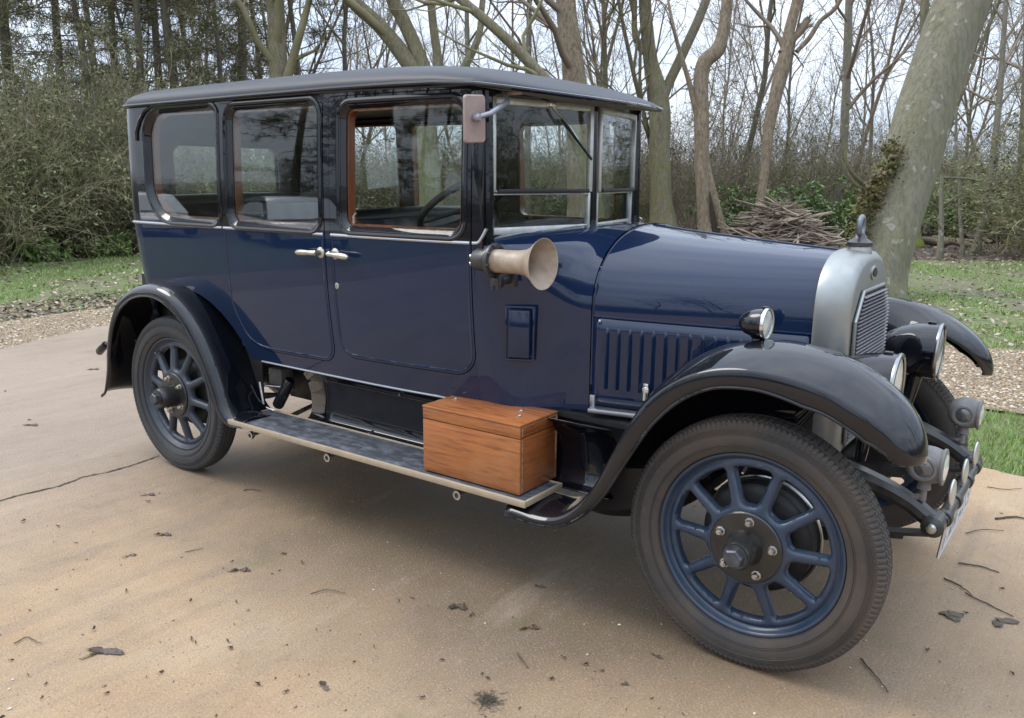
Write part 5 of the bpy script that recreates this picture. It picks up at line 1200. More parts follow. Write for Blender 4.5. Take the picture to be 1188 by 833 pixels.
# ---- bumper tube, badges, number plate
BP = MB(); BP.tube([(3.556, -0.345, 0.487), (3.556, 0.345, 0.487)], 0.021, 14)
for y in (-0.30, -0.12, 0.12, 0.30): BP.lathe([(0.026, -0.02), (0.028, -0.016), (0.028, 0.016), (0.026, 0.02)], (3.556, y, 0.487), (0, 1, 0), 16)
bump_ = BP.build('badge_bar', GUN, car)
for y in (-0.25, -0.0, 0.24):
    B = MB(); B.lathe([(0, -0.004), (0.03, -0.004), (0.032, 0), (0.03, 0.004), (0.024, 0.006), (0, 0.007)], (3.565, y, 0.556), (1, -0.1, 0), 24)
    B.v = [(x, y+(yy-y)*1.0, 0.556+(z-0.556)*1.45) for x, yy, z in B.v]; B.tube([(3.56, y, 0.50), (3.563, y, 0.525)], 0.006, 6); B.build('badge', FRAME, bump_)
NP = MB(); pr = Euler((0, R(6), 0)); NP.box((3.555, 0, 0.405), (0.006, 0.56, 0.135), 0.002, pr); npl = NP.build('number_plate', PLATE, car)
NB = MB()
for (y, z, sy, sz) in ((0, 0.0635, 0.566, 0.008), (0, -0.0635, 0.566, 0.008), (-0.279, 0, 0.008, 0.119), (0.279, 0, 0.008, 0.119)):
    p = pr.to_matrix() @ Vector((0.0035, y, z)); NB.box((3.555+p.x, p.y, 0.405+p.z), (0.005, sy, sz), 0, pr)
NB.build('plate_border', SILV, npl)
def text(body_, size, M, m, parent, nm, ext=0.002):
    cu = bpy.data.curves.new(nm, 'FONT'); cu.body = body_; cu.size = size; cu.extrude = ext; cu.align_x = 'CENTER'; cu.align_y = 'CENTER'
    ob = bpy.data.objects.new(nm, cu); COL.objects.link(ob); dg = bpy.context.evaluated_depsgraph_get()
    me = bpy.data.meshes.new_from_object(ob.evaluated_get(dg)); bpy.data.objects.remove(ob)
    me.transform(M); off = wloc(parent); me.transform(Matrix.Translation(-off)); me.materials.append(m); me.name = nm
    o2 = bpy.data.objects.new(nm, me); COL.objects.link(o2); o2.parent = parent; return o2
TM = Matrix.Translation((3.555, 0, 0.405)) @ pr.to_matrix().to_4x4() @ Matrix(((0, 0, 1, 0.005), (1, 0, 0, 0), (0, 1, 0, 0), (0, 0, 0, 1)))
for i_, ch_ in enumerate('BM 6483'):
    if ch_ != ' ': text(ch_, 0.125, TM @ Matrix.Translation(((i_-3)*0.076, 0, 0)), SILV, npl, 'plate_character')

# ---- lamps
for sg in (-1, 1):
    c = Vector((3.385, sg*0.355, 0.893)); dr = Vector((1, 0.04, -0.02)).normalized()
    H = MB(); H.lathe([(0, -0.205), (0.03, -0.20), (0.06, -0.178), (0.086, -0.135), (0.100, -0.09), (0.106, -0.045), (0.108, -0.004), (0.108, 0.0)], c, dr, 36)
    H.tube([c+Vector((-0.07, 0, -0.10)), c+Vector((-0.09, -sg*0.03, -0.26))], [0.028, 0.018], 12)
    H.box(tuple(c+Vector((-0.03, 0, 0.108))), (0.03, 0.018, 0.014), 0.004)
    hl = H.build('headlamp', BLACK, car)
    B = MB(); B.lathe([(0.106, -0.002), (0.1115, -0.002), (0.113, 0.003), (0.111, 0.009), (0.104, 0.011), (0.099, 0.007)], c, dr, 40, closed=True); B.build('lamp_rim', RIMM, hl)
    B = MB(); B.lathe([(0.1005, 0.003), (0.08, 0.007), (0.04, 0.010), (0, 0.011)], c, dr, 32); B.build('lens', LENS, hl)
    # small round grey lamps low on the front
    c = Vector((3.50, sg*0.368, 0.672)); F = MB()
    def shr(q, c=c): q.v = [tuple(np.array(c)+(np.array(p)-np.array(c))*0.87) for p in q.v]
    F.lathe([(0, -0.068), (0.025, -0.066), (0.05, -0.05), (0.064, -0.025), (0.068, 0.0), (0.066, 0.025), (0.060, 0.045), (0.060, 0.05), (0.066, 0.052), (0.066, 0.060), (0.060, 0.062)], c, (1, 0, 0), 28)
    for s2 in (-1, 1): F.lathe([(0.044, 0.045), (0.044, 0.066), (0.036, 0.068), (0.034, 0.062)], c, (0, s2, 0.0), 24)
    F.lathe([(0.02, 0), (0.024, 0.03), (0.012, 0.035), (0.012, 0.075)], c+Vector((0, 0, -0.062)), (0, 0, -1), 12)
    F.tube([c+Vector((0, 0, -0.12)), c+Vector((-0.05, 0, -0.14))], 0.012, 8)
    shr(F); fl = F.build('side_lamp', GREYP, car)
    for s2 in (-1, 1): B = MB(); B.lathe([(0.0355, 0.058), (0.025, 0.066), (0.012, 0.070), (0, 0.071)], c, (0, s2, 0), 24); shr(B); B.build('side_lens', LENSD, fl)
    B = MB(); B.lathe([(0.0595, 0.056), (0.04, 0.066), (0, 0.071)], c, (1, 0, 0), 24); shr(B); B.build('front_lens', LENS, fl)
    # wing lamp
    c = Vector((3.022, sg*0.60, 1.093)); dr = Vector((1, 0, 0)); P = MB()
    P.lathe([(0, -0.058), (0.018, -0.056), (0.034, -0.040), (0.044, -0.012), (0.048, 0.012), (0.048, 0.024)], c, dr, 28)
    P.lathe([(0.042, 0.0), (0.042, 0.008), (0.02, 0.012), (0.016, 0.028), (0.022, 0.034)], (c.x, c.y, 1.036-0.018), (0, 0, 1), 20)
    P.box((c.x+0.02, c.y, c.z+0.05), (0.02, 0.012, 0.01), 0.003)
    wl = P.build('wing_lamp', BLACK, car)
    B = MB(); B.lathe([(0.047, 0.022), (0.051, 0.022), (0.052, 0.027), (0.050, 0.032), (0.044, 0.031)], c, dr, 28, closed=True); B.build('lamp_rim', CHROME, wl)
    B = MB(); B.lathe([(0.0455, 0.027), (0.03, 0.031), (0, 0.033)], c, dr, 24); B.build('lens', LENS, wl)
    TLp = MB(); TLp.lathe([(0, 0), (0.018, 0.001), (0.021, 0.01), (0.023, 0.09), (0.019, 0.10), (0, 0.101)], (-0.69, sg*0.70, 0.59), (-0.72, 0.0, -0.5), 16)
    TLp.tube([(-0.70, sg*0.70, 0.585), (-0.60, sg*0.70, 0.625), (-0.45, sg*0.55, 0.62)], 0.012, 8); TLp.build('tail_tube', BLACK, car)

# ---- wheels
def wheel_mesh():
    ro, ri = 0.268, 0.085; hol = []
    n = 10
    for i in range(n):
        a = 2*PI*(i+0.5)/n+PI/2+0.0
        r0, r1 = 0.136, 0.247; g0, g1 = 0.0205, 0.0175
        def pt(r, off, sgn):
            half = PI/n; da = half - math.asin(off/r); return (r*math.cos(a+sgn*da), r*math.sin(a+sgn*da))
        P = [pt(r0, g0, -1), pt(r1, g1, -1)]
        m = 6; da = PI/n-math.asin(g1/r1); P += [(r1*math.cos(a-da+2*da*j/m), r1*math.sin(a-da+2*da*j/m)) for j in range(1, m)]
        P += [pt(r1, g1, 1), pt(r0, g0, 1)]
        da0 = PI/n-math.asin(g0/r0)
        rad = [0.020, 0.034]+[0]*(m-1)+[0.034, 0.020]
        hol.append(rpoly(P, rad, 6))
    out = [(ro*math.cos(2*PI*i/96), ro*math.sin(2*PI*i/96)) for i in range(96)]
    inner = [(ri*math.cos(2*PI*i/40), ri*math.sin(2*PI*i/40)) for i in range(40)]
    V, F, polys = flat_mesh(out, hol+[inner], 0.0085)
    d = bdist(V, polys[1:-1]); r = np.linalg.norm(V, axis=1)
    e = np.clip(d/0.015, 0, 1); e = np.sqrt(1-(1-e)**2)
    base = np.interp(r, [0.08, 0.12, 0.15, 0.24, 0.262, 0.274, 0.284, 0.292, 0.2985], [0.010, 0.010, 0.004, -0.012, -0.012, -0.020, -0.014, 0.004, 0.0])
    h = base + 0.016*e - 0.016
    n0 = len(V); mb = MB()
    vs = [(x, -hh, z) for (x, z), hh in zip(V, h)] + [(x, -(min(hh, -0.016+b)-0.014), z) for (x, z), hh, b in zip(V, h, base)]
    fs = list(F)+[tuple(i+n0 for i in reversed(f)) for f in F]; E = {}
    for f in F:
        for i in range(3): E[(f[i], f[(i+1) % 3])] = 1
    for (a, b) in E:
        if (b, a) not in E: fs.append((b, a, a+n0, b+n0))
    mb.add(vs, fs); return mb
def make_wheel(front):
    t = empty('front_wheel' if front else 'rear_wheel', (0, 0, 0))
    # origin: wheel centre on the tyre's mid plane; outside is -Y
    w = wheel_mesh(); w.v = [(x, y-0.036, z) for x, y, z in w.v]
    w.lathe([(0.2655, -0.004), (0.2655, -0.0215), (0.269, -0.0185), (0.275, -0.0165), (0.281, -0.021), (0.286, -0.0325), (0.290, -0.0385), (0.2945, -0.0405), (0.298, -0.039), (0.2988, -0.035), (0.2988, 0.035), (0.29, 0.035), (0.266, 0.0)], (0, 0, 0), (0, 1, 0), 96, caps=False)
    w.build('rim', WBLUE if front else WDUST, t, 50)
    nseg = 432; prof = []
    # tyre section from outer bead round to inner bead
    sect = [(0.2992, -0.030), (0.3000, -0.0375), (0.304, -0.047), (0.315, -0.0535), (0.335, -0.0600), (0.355, -0.0610), (0.372, -0.0575), (0.385, -0.0535), (0.390, -0.0545), (0.397, -0.0515), (0.404, -0.046), (0.4075, -0.038),
            (0.4085, -0.0335), (0.401, -0.032), (0.401, -0.029), (0.4095, -0.0275), (0.4102, -0.0155), (0.402, -0.014), (0.402, -0.011), (0.4105, -0.0095)]
    sect = sect + [(r, -y) for r, y in reversed(sect)]; k = len(sect); half = k//2
    def mod(i, j):
        j2 = i if i < half else k-1-i
        if front:
            if 7 <= j2 <= 11: return -0.006 if (j % 3) == 0 else 0
            if j2 in (15, 16, 19): return -0.005 if (j % 4) == 0 else 0
        else:
            if 8 <= j2 <= 12: return -0.0045 if (j % 4) < 1 else 0
            if j2 in (15, 16): return -0.004 if ((j+2) % 4) < 1 else 0
            if j2 == 19: return -0.003 if (j % 4) < 1 else 0
        return 0
    T = MB(); T.lathe(sect, (0, 0, 0), (0, 1, 0), nseg, closed=False, mod=mod)
    T.f = [f for f in T.f if len(f) == 4]; T.m = [0]*len(T.f)
    for rr, yy in ((0.3235, -0.0575), (0.3285, -0.0592), (0.362, -0.0602), (0.366, -0.0594), (0.370, -0.0586), (0.374, -0.0577), (0.378, -0.0562)): T.tube([(rr*math.cos(a), yy, rr*math.sin(a)) for a in np.linspace(0, 2*PI, 97)[:-1]], 0.0016, 6, closed=True)
    T.build('tyre', RUBBER if front else RUBBERR, t, 22)
    y0 = -0.052
    H = MB(); H.lathe([(0, 0.02), (0.114, 0.02), (0.116, 0.0), (0.112, -0.004), (0.058, -0.006), (0.052, -0.020), (0.047, -0.070), (0.041, -0.081), (0, -0.082)], (0, y0+0.0, 0), (0, 1, 0), 40)
    if not front: H.lathe([(0.06, -0.004), (0.057, -0.05), (0.05, -0.085), (0.046, -0.092), (0, -0.093)], (0, y0, 0), (0, 1, 0), 32)
    H.build('hub', mat('hub_black', (0.008, 0.008, 0.009), 0.4, coat=0.3, col2=(0.02, 0.018, 0.016), nscale=20) , t)
    NU = MB(); yb = y0-(0.082 if front else 0.093)
    NU.lathe([(0.034, 0.0), (0.037, -0.006), (0.037, -0.010)], (0, yb+0.006, 0), (0, 1, 0), 24); NU.lathe([(0.031, -0.004), (0.031, -0.022), (0.026, -0.027), (0, -0.027)], (0, yb, 0), (0, 1, 0), 6)
    NU.build('hub_nut', mat('nut_blue_grey', (0.10, 0.107, 0.118), 0.45, metal=0.5, col2=(0.045, 0.05, 0.06), nscale=30), t)
    for i in range(5):
        a = 2*PI*i/5+R(28); b = MB()
        b.lathe([(0.0155, 0.0), (0.0155, -0.005), (0.0115, -0.006), (0.0115, -0.016), (0.009, -0.021), (0.0055, -0.021), (0.0055, -0.026), (0, -0.027)], (0.089*math.cos(a), y0-0.0035, 0.089*math.sin(a)), (0, 1, 0), 8)
        b.build('wheel_bolt', STEEL if front else HANDLE, t)
    D = MB(); D.lathe([(0, 0.03), (0.15, 0.03), (0.17, 0.036), (0.178, 0.045), (0.178, 0.095), (0.186, 0.098), (0.19, 0.104), (0, 0.106)], (0, 0, 0), (0, 1, 0), 48)
    dd = D.build('brake_drum', DARK, t)
    if front:
        D2 = MB(); D2.tube([(0.187*math.cos(a), 0.101, 0.187*math.sin(a)) for a in np.linspace(0, 2*PI, 65)[:-1]], 0.006, 8, closed=True); D2.build('drum_edge', STEEL, dd)
    VA = MB(); a = R(112); VA.tube([(0.252*math.cos(a), -0.030, 0.252*math.sin(a)), (0.243*math.cos(a), -0.062, 0.243*math.sin(a))], [0.0045, 0.004], 8); VA.build('tyre_valve', STEEL, t)
    return t
for front, X in ((True, 3.076), (False, 0.0)):
    proto = make_wheel(front)
    for sg in (-1, 1):
        q = proto if sg < 0 else copy_tree(proto)
        q.parent = car; q.location = Vector((X, sg*0.678, 0.41)) - wloc(car)
        q.rotation_euler = (0, R(17 if front else -9)*(1 if sg < 0 else -1), 0 if sg < 0 else PI)

# ---- horn on the scuttle side
hc = Vector((2.075, -0.715, 1.236)); hax = Vector((1, -0.02, 0.012)).normalized()
HN = MB()
HN.lathe([(0.045, -0.004), (0.043, 0.0), (0.041, 0.06), (0.042, 0.12), (0.047, 0.155), (0.058, 0.18), (0.075, 0.202), (0.088, 0.219), (0.090, 0.223), (0.086, 0.2215), (0.075, 0.205), (0.054, 0.18), (0.042, 0.155), (0.036, 0.12), (0.035, 0.05), (0, 0.045)], hc, hax, 40)
horn = HN.build('horn', CREAM, car)
HM = MB(); HM.lathe([(0, -0.085), (0.02, -0.084), (0.036, -0.078), (0.040, -0.07), (0.040, -0.012), (0.052, -0.012), (0.052, 0.0), (0, 0.002)], hc, hax, 30); HM.build('horn_motor', GUN, horn)
HR = MB(); HR.lathe([(0.046, -0.008), (0.061, -0.008), (0.063, -0.002), (0.061, 0.006), (0.046, 0.006)], hc+hax*0.01, hax, 30, closed=True)
for i in range(8):
    a = 2*PI*i/8+0.2; HR.lathe([(0.006, 0), (0.006, 0.006), (0, 0.007)], hc+hax*0.015+Vector((0, math.cos(a), math.sin(a)))*0.055, hax, 8)
HR.box((hc.x+0.012, hc.y+0.045, hc.z-0.075), (0.03, 0.10, 0.03), 0.006); HR.box((hc.x+0.012, hc.y+0.01, hc.z-0.07), (0.05, 0.02, 0.05), 0.004); HR.box((hc.x+0.012, hc.y+0.088, hc.z-0.05), (0.06, 0.025, 0.10), 0.004)
for dx in (-0.012, 0.012): HR.tube([(hc.x+0.012+dx, hc.y-0.0, hc.z-0.06), (hc.x+0.012+dx, hc.y-0.0, hc.z-0.105)], 0.005, 8)
HR.build('horn_bracket', GUN, horn)
HK = MB()
for dy, dz in ((-0.015, 0.012), (-0.015, -0.014)): HK.lathe([(0.007, 0), (0.007, -0.012), (0, -0.014)], hc+hax*-0.08+Vector((0, dy, dz)), hax, 10)
HK.build('horn_terminal', CHROME, horn)

# ---- mirror
MR = MB(); mrot = Euler((R(3), R(3), R(-12))); mc = Vector((1.975, -0.695, 1.732))
MR.loft([[tuple(mrot.to_matrix() @ Vector((d, y*s_, z*s_))+mc) for y, z in rpoly([(-0.048, -0.083), (0.048, -0.083), (0.048, 0.083), (-0.048, 0.083)], 0.014)] for d, s_ in ((-0.007, 0.95), (-0.004, 1.0), (0.003, 1.0), (0.007, 0.95))], closed=True, cap0=True, cap1=True)
mir = MR.build('mirror', MIRB, car)
MA = MB(); b0 = mc+Vector((0.02, -0.008, 0.004)); 
MA.lathe([(0, -0.016), (0.012, -0.014), (0.016, 0), (0.012, 0.014), (0, 0.016)], b0, (1, 0, 0), 14)
MA.tube([b0, b0+Vector((0.035, 0.03, 0.014)), Vector((2.02, -0.555, 1.80))], [0.009, 0.010, 0.010], 10)
MA.tube([Vector((2.02, -0.555, 1.80)), Vector((1.985, -0.535, 1.838))], 0.008, 8)
MA.build('mirror_arm', mat('mirror_arm_metal', (0.30, 0.31, 0.36), 0.35, metal=0.6), mir)
HG = MB(); HG.box((2.03, -0.53, 1.830), (0.07, 0.015, 0.012), 0.003); HG.build('visor_hinge', MIRB, car)

# ---- interior
ST = MB()
def cushion(mb, c, d, tufts, axis):
    nx, nz = 26, 12; s2 = []
    for i in range(nx+1):
        row = []
        for j in range(nz+1):
            u, v = i/nx, j/nz; e = min(1, 8*u*(1-u)*1.0)**0.5*min(1, 6*v*(1-v)+0.1)**0.5
            h = d[0]*(0.55+0.45*e) + 0.012*abs(math.sin(u*tufts*PI))
            row.append((c[0]+h*axis, c[1]+(u-0.5)*d[1], c[2]+(v-0.5)*d[2]))
        s2.append(row)
    mb.loft(s2)
    mb.box((c[0], c[1], c[2]), (d[0]*0.8, d[1], d[2]), 0.02)
cushion(ST, (1.10, 0.0, 1.09), (0.10, 1.10, 0.50), 9, 1); ST.box((1.30, 0, 0.83), (0.46, 1.10, 0.16), 0.05)
ST.tube([(1.07, -0.56, 1.335), (1.065, 0, 1.345), (1.07, 0.56, 1.335)], 0.045, 12)
sf = ST.build('front_seat', LEATHER, car, 60)
ST = MB(); cushion(ST, (-0.30, 0.0, 1.06), (0.14, 1.12, 0.62), 9, 1); ST.box((0.02, 0, 0.83), (0.52, 1.12, 0.18), 0.05); ST.tube([(-0.30, -0.55, 1.375), (-0.31, 0, 1.385), (-0.30, 0.55, 1.375)], 0.05, 12)
for sg in (-1, 1): ST.box((0.05, sg*0.545, 1.06), (0.5, 0.08, 0.3), 0.04)
ST.build('rear_seat', LEATHER, car, 60)
SW = MB(); wc = Vector((1.60, -0.30, 1.42)); wn = Vector((-0.57, 0, 0.82)).normalized(); e1 = Vector((0, 1, 0)); e2 = wn.cross(e1)
SW.tube([wc+(e1*math.cos(a)+e2*math.sin(a))*0.205 for a in np.linspace(0, 2*PI, 49)[:-1]], 0.015, 10, closed=True)
for i in range(4):
    a = i*PI/2+PI/4; SW.tube([wc-wn*0.03, wc+(e1*math.cos(a)+e2*math.sin(a))*0.2], 0.008, 8)
SW.tube([wc-wn*0.02, wc-wn*0.42], 0.02, 10); SW.lathe([(0.03, -0.04), (0.03, 0.0), (0, 0.012)], wc-wn*0.02, wn, 14)
SW.build('steering_wheel', DARK, car)
DB = MB(); DB.box((1.93, 0, 1.20), (0.03, 1.12, 0.20), 0.01); DB.build('dashboard', WOODIN, car)
FB = MB(); FB.box((0.75, 0, 0.70), (2.2, 1.12, 0.02)); FB.build('cabin_floor', GREYTRIM, car)

# ================================================================ WOODEN BOX standing on the running board
BOXW = None
def wood_mat(name, c1, c2, c3, rough, ax, sc=1.0):
    M = bpy.data.materials.new(name); M.use_nodes = True; t = M.node_tree; b = t.nodes['Principled BSDF']; L = t.links.new
    c = t.nodes.new('ShaderNodeTexCoord'); mp_ = t.nodes.new('ShaderNodeMapping'); mp_.inputs['Scale'].default_value = ax
    L(c.outputs['Object'], mp_.inputs['Vector'])
    n = t.nodes.new('ShaderNodeTexNoise'); n.inputs['Scale'].default_value = 3.0*sc; n.inputs['Detail'].default_value = 7; n.inputs['Roughness'].default_value = 0.62; n.inputs['Distortion'].default_value = 0.5
    L(mp_.outputs[0], n.inputs['Vector'])
    r = t.nodes.new('ShaderNodeValToRGB'); e = r.color_ramp.elements; e[0].position = 0.33; e[0].color = (*[q*0.85 for q in c2], 1); e[1].position = 0.64; e[1].color = (*c1, 1)
    q = e.new(0.44); q.color = (*[0.5*(a_+b_) for a_, b_ in zip(c1, c2)], 1)
    L(n.outputs['Fac'], r.inputs['Fac'])
    n2 = t.nodes.new('ShaderNodeTexNoise'); n2.inputs['Scale'].default_value = 5.0; n2.inputs['Detail'].default_value = 4; L(c.outputs['Object'], n2.inputs['Vector'])
    r2 = t.nodes.new('ShaderNodeMapRange'); r2.inputs['From Min'].default_value = 0.5; r2.inputs['From Max'].default_value = 0.72; r2.inputs['To Max'].default_value = 0.55; L(n2.outputs['Fac'], r2.inputs['Value'])
    x = t.nodes.new('ShaderNodeMixRGB'); x.inputs['Color2'].default_value = (*c3, 1); L(r2.outputs[0], x.inputs['Fac']); L(r.outputs[0], x.inputs['Color1']); L(x.outputs[0], b.inputs['Base Color'])
    b.inputs['Roughness'].default_value = rough; b.inputs['Coat Weight'].default_value = 0.35; b.inputs['Coat Roughness'].default_value = 0.18
    bp = t.nodes.new('ShaderNodeBump'); bp.inputs['Strength'].default_value = 0.12; bp.inputs['Distance'].default_value = 0.002; L(n.outputs['Fac'], bp.inputs['Height']); L(bp.outputs[0], b.inputs['Normal'])
    return M
WB1 = wood_mat('box_wood', (0.37, 0.128, 0.036), (0.18, 0.054, 0.015), (0.40, 0.18, 0.072), 0.34, (2.0, 22, 26))
WB2 = wood_mat('box_end_wood', (0.30, 0.095, 0.028), (0.15, 0.042, 0.012), (0.32, 0.12, 0.045), 0.34, (22, 2.0, 26))
bx0, bx1, by0, by1, bz0, bz1 = 1.768, 2.236, -0.762, -0.516, 0.3925, 0.6585
bxt = empty('wooden_box', ((bx0+bx1)/2, (by0+by1)/2, bz0))
tag(bxt, 'varnished orange wooden box with hinged lid standing on the running board of the car', 'box')
zl = 0.6035; cxb, cyb = (bx0+bx1)/2, (by0+by1)/2; dxb, dyb = bx1-bx0, by1-by0
q = MB(); q.box((cxb, by0+0.006, (bz0+zl)/2), (dxb, 0.012, zl-bz0), 0.0018); q.build('long_board', WB1, bxt)
q = MB(); q.box((cxb, by1-0.006, (bz0+zl)/2), (dxb, 0.012, zl-bz0), 0.0018); q.build('long_board', WB1, bxt)
q = MB(); q.box((cxb, cyb, bz0+0.006), (dxb-0.03, dyb-0.03, 0.008)); q.build('bottom_board', WB2, bxt)
for x in (bx0+0.0062, bx1-0.0062):
    q = MB(); q.box((x, cyb, (bz0+zl)/2), (0.012, dyb-0.0255, zl-bz0-0.001), 0.0015); q.build('end_board', WB2, bxt)
q = MB(); q.box((cxb, by0+0.006, (zl+0.003+bz1-0.010)/2), (dxb, 0.012, bz1-0.010-zl-0.003), 0.0018); q.box((cxb, by1-0.006, (zl+0.003+bz1-0.010)/2), (dxb, 0.012, bz1-0.010-zl-0.003), 0.0018)
q.box((cxb, cyb, bz1-0.0045), (dxb+0.004, dyb+0.004, 0.010), 0.0035)
lid = q.build('lid', WB1, bxt)
for x in (bx0+0.0062, bx1-0.0062):
    q = MB(); q.box((x, cyb, (zl+0.003+bz1-0.010)/2), (0.012, dyb-0.0255, bz1-0.0135-zl), 0.0015); q.build('lid_end', WB2, lid)
q = MB()
q.box((bx1+0.0005, by0+0.0155, (bz0+zl)/2), (0.0026, 0.004, zl-bz0-0.01), 0.0006)
q.box((bx1+0.0005, by0+0.0155, (zl+bz1-0.01)/2), (0.0026, 0.004, bz1-zl-0.022), 0.0006); q.box((bx1+0.0005, cyb, bz1-0.0125), (0.0026, dyb-0.02, 0.003), 0.0006); q.box((bx1+0.0005, by1-0.006, (bz0+bz1)/2+0.03), (0.0026, 0.007, bz1-bz0-0.09), 0.0006)
q.build('worn_edge', mat('bare_edge_wood', (0.42, 0.30, 0.19), 0.6, col2=(0.2, 0.10, 0.05), nscale=40), bxt)
for x, y in ((bx1-0.075, cyb-0.025), (bx0+0.045, cyb+0.02), (bx1-0.11, cyb+0.035)):
    q = MB(); q.lathe([(0, 0), (0.011, 0), (0.011, 0.0015), (0.007, 0.0025), (0.006, 0.001), (0, 0.001)], (x, y, bz1+0.0004), (0, 0, 1), 18); q.build('screw_head', HANDLE, lid)
# ================================================================ PARKED CARS across the drive (mirrored in the windows)
def modern_car(loc, rz, paint, label):
    t = empty('parked_car', loc, None, rz); tag(t, label, 'car', None)
    t.rotation_euler.z = 0
    L_, W_ = 4.1, 0.86
    xs = np.linspace(-L_/2, L_/2, 41); lo = MB(); secs = []
    for x in xs:
        u = x/(L_/2); w_ = W_*(1-0.16*abs(u)**4-0.10*max(0, abs(u)-0.92)/0.08); top = 0.86+0.06*(u+0.1)-0.20*max(0, -u-0.45)*1.1-0.10*max(0, abs(u)-0.85)/0.15; b_ = 0.22+0.10*max(0, abs(u)-0.8)/0.2
        if True:
            for wx in (-1.28, 1.27):
                dd = abs(x-wx)
                if dd < 0.36: b_ = max(b_, 0.31+math.sqrt(0.36**2-dd*dd))
        secs.append([(x, -w_*0.93, b_), (x, -w_, min(top-0.1, max(b_+0.01, 0.5))), (x, -w_*0.98, top-0.06), (x, -w_*0.90, top), (x, 0, top+0.03), (x, w_*0.90, top), (x, w_*0.98, top-0.06), (x, w_, min(top-0.1, max(b_+0.01, 0.5))), (x, w_*0.93, b_)])
    lo.loft(secs, closed=True, cap0=True, cap1=True)
    def P(mb): mb.v = [tuple(Vector(loc)+Matrix.Rotation(rz, 3, 'Z') @ Vector(p)) for p in mb.v]; return mb
    P(lo).build('body', paint, t, 50)
    gh = [(-1.05, 0.86), (-0.35, 1.36), (0.1, 1.44), (0.9, 1.42), (1.5, 1.30), (1.9, 0.92)]; gq = catmull(gh, 6)
    cb = MB(); cb.loft([[(x, -0.80+0.22*max(0, z-0.86)/0.58*1.0, min(z, 0.87)) if False else (x, -(0.80-0.16*(z-0.86)/0.58), z-0.0) , (x, -(0.6-0.1*(z-0.86)/0.58), z+0.02), (x, 0, z+0.035), (x, 0.6-0.1*(z-0.86)/0.58, z+0.02), (x, 0.80-0.16*(z-0.86)/0.58, z)] for x, z in gq])
    P(cb).build('roof', paint, t, 60)
    for sg in (-1, 1):
        win = MB(); pts = [(-0.72, 0.93), (-0.24, 1.25), (0.1, 1.30), (0.80, 1.29), (1.22, 1.20), (1.45, 0.95)]; 
        V, F, _ = flat_mesh(pts, [], 0.2); win.add([(x, sg*(0.812-0.16*(z-0.86)/0.58), z) for x, z in V], F)
        P(win).build('side_window', LENSD, t, 40)
        for wx in (-1.28, 1.27):
            wh = MB(); wh.lathe([(0.16, -0.09), (0.22, -0.10), (0.30, -0.09), (0.315, 0), (0.30, 0.09), (0.22, 0.10), (0.16, 0.09)], (wx, sg*0.76, 0.315), (0, 1, 0), 32); w1 = P(wh).build('wheel', RUBBER, t)
            wh = MB(); wh.lathe([(0, -0.02), (0.2, 0.0), (0.21, 0.02), (0, 0.025)], (wx, sg*0.845, 0.315), (0, sg, 0), 24); P(wh).build('wheel_trim', STEEL, w1)
    for sg in (-1, 1):
        h_ = MB(); h_.lathe([(0, 0.03), (0.08, 0.02), (0.10, 0.0), (0.10, -0.05)], (-1.93, sg*0.58, 0.66), (-1, 0, 0.3), 20); P(h_).build('headlight', LENS, t)
SILVERP = mat('silver_car_paint', (0.55, 0.56, 0.58), 0.3, metal=0.4, coat=1.0); WHITEP = mat('white_car_paint', (0.75, 0.75, 0.74), 0.35, coat=1.0)
modern_car((-9.6, -9.4, 0), R(205), SILVERP, 'silver hatchback parked across the drive, mirrored in the rear door window')
modern_car((-14.5, -9.0, 0), R(200), WHITEP, 'white hatchback parked farther off, mirrored in the rear quarter window')

# ================================================================ LEAVES, TWIGS AND CRUMBS on the concrete
DB_ = [mat('wet_leaf', (0.040, 0.029, 0.021), 0.5, col2=(0.085, 0.06, 0.042), nscale=60), mat('brown_leaf', (0.11, 0.055, 0.032), 0.5, col2=(0.06, 0.032, 0.022), nscale=60), mat('damp_twig', (0.045, 0.034, 0.026), 0.6, col2=(0.10, 0.075, 0.055), nscale=30), mat('trodden_dirt', (0.07, 0.058, 0.042), 0.85, col2=(0.12, 0.10, 0.072), nscale=40)]
def ground_obj(name, label, cat, vb, m, p, group=None):
    me = vb.mesh(name, m, False); o = bpy.data.objects.new(name, me); COL.objects.link(o); o.location = (p.x, p.y, 0.0); tag(o, label, cat, group); return o
def leafshape(rg, L_, lobes, ang, lift=0.012):
    vb = VB(); 
    for (a, l, w_) in lobes:
        a += ang; u = np.array([math.cos(a), math.sin(a), 0]); v_ = np.array([-u[1], u[0], 0]); n = 7; P1, P2 = [], []
        for i in range(n):
            t = i/(n-1); hw_ = w_*L_*(math.sin(PI*min(1, t*1.02))**0.8+0.04)*rg.uniform(0.65, 1.25); z = 0.004+lift*rg.uniform(0.1, 1)*math.sin(PI*t)+0.3*lift*t
            c = u*l*L_*t+v_*0.10*L_*math.sin(t*3+a); P1.append(c+v_*hw_+np.array([0, 0, z+rg.uniform(0, lift)*0.3])); P2.append(c-v_*hw_+np.array([0, 0, z*0.6]))
        for i in range(n-1): vb.quads([P1[i], P1[i+1], P2[i+1], P2[i]])
    return vb
def twigshape(rg, pts, r, p0):
    vb = VB(); Q = catmull([tuple(np.array(gp(*q))-np.array(p0)+np.array([0, 0, 0.004+rg.uniform(0, 0.004)])) for q in pts], 5); Q = np.array(Q); Q[:, :2] += rg.normal(0, 0.0015, (len(Q), 2)); vb.tube(Q, np.linspace(r, r*0.55, len(Q)), 5); return vb
rg = np.random.default_rng(2024)
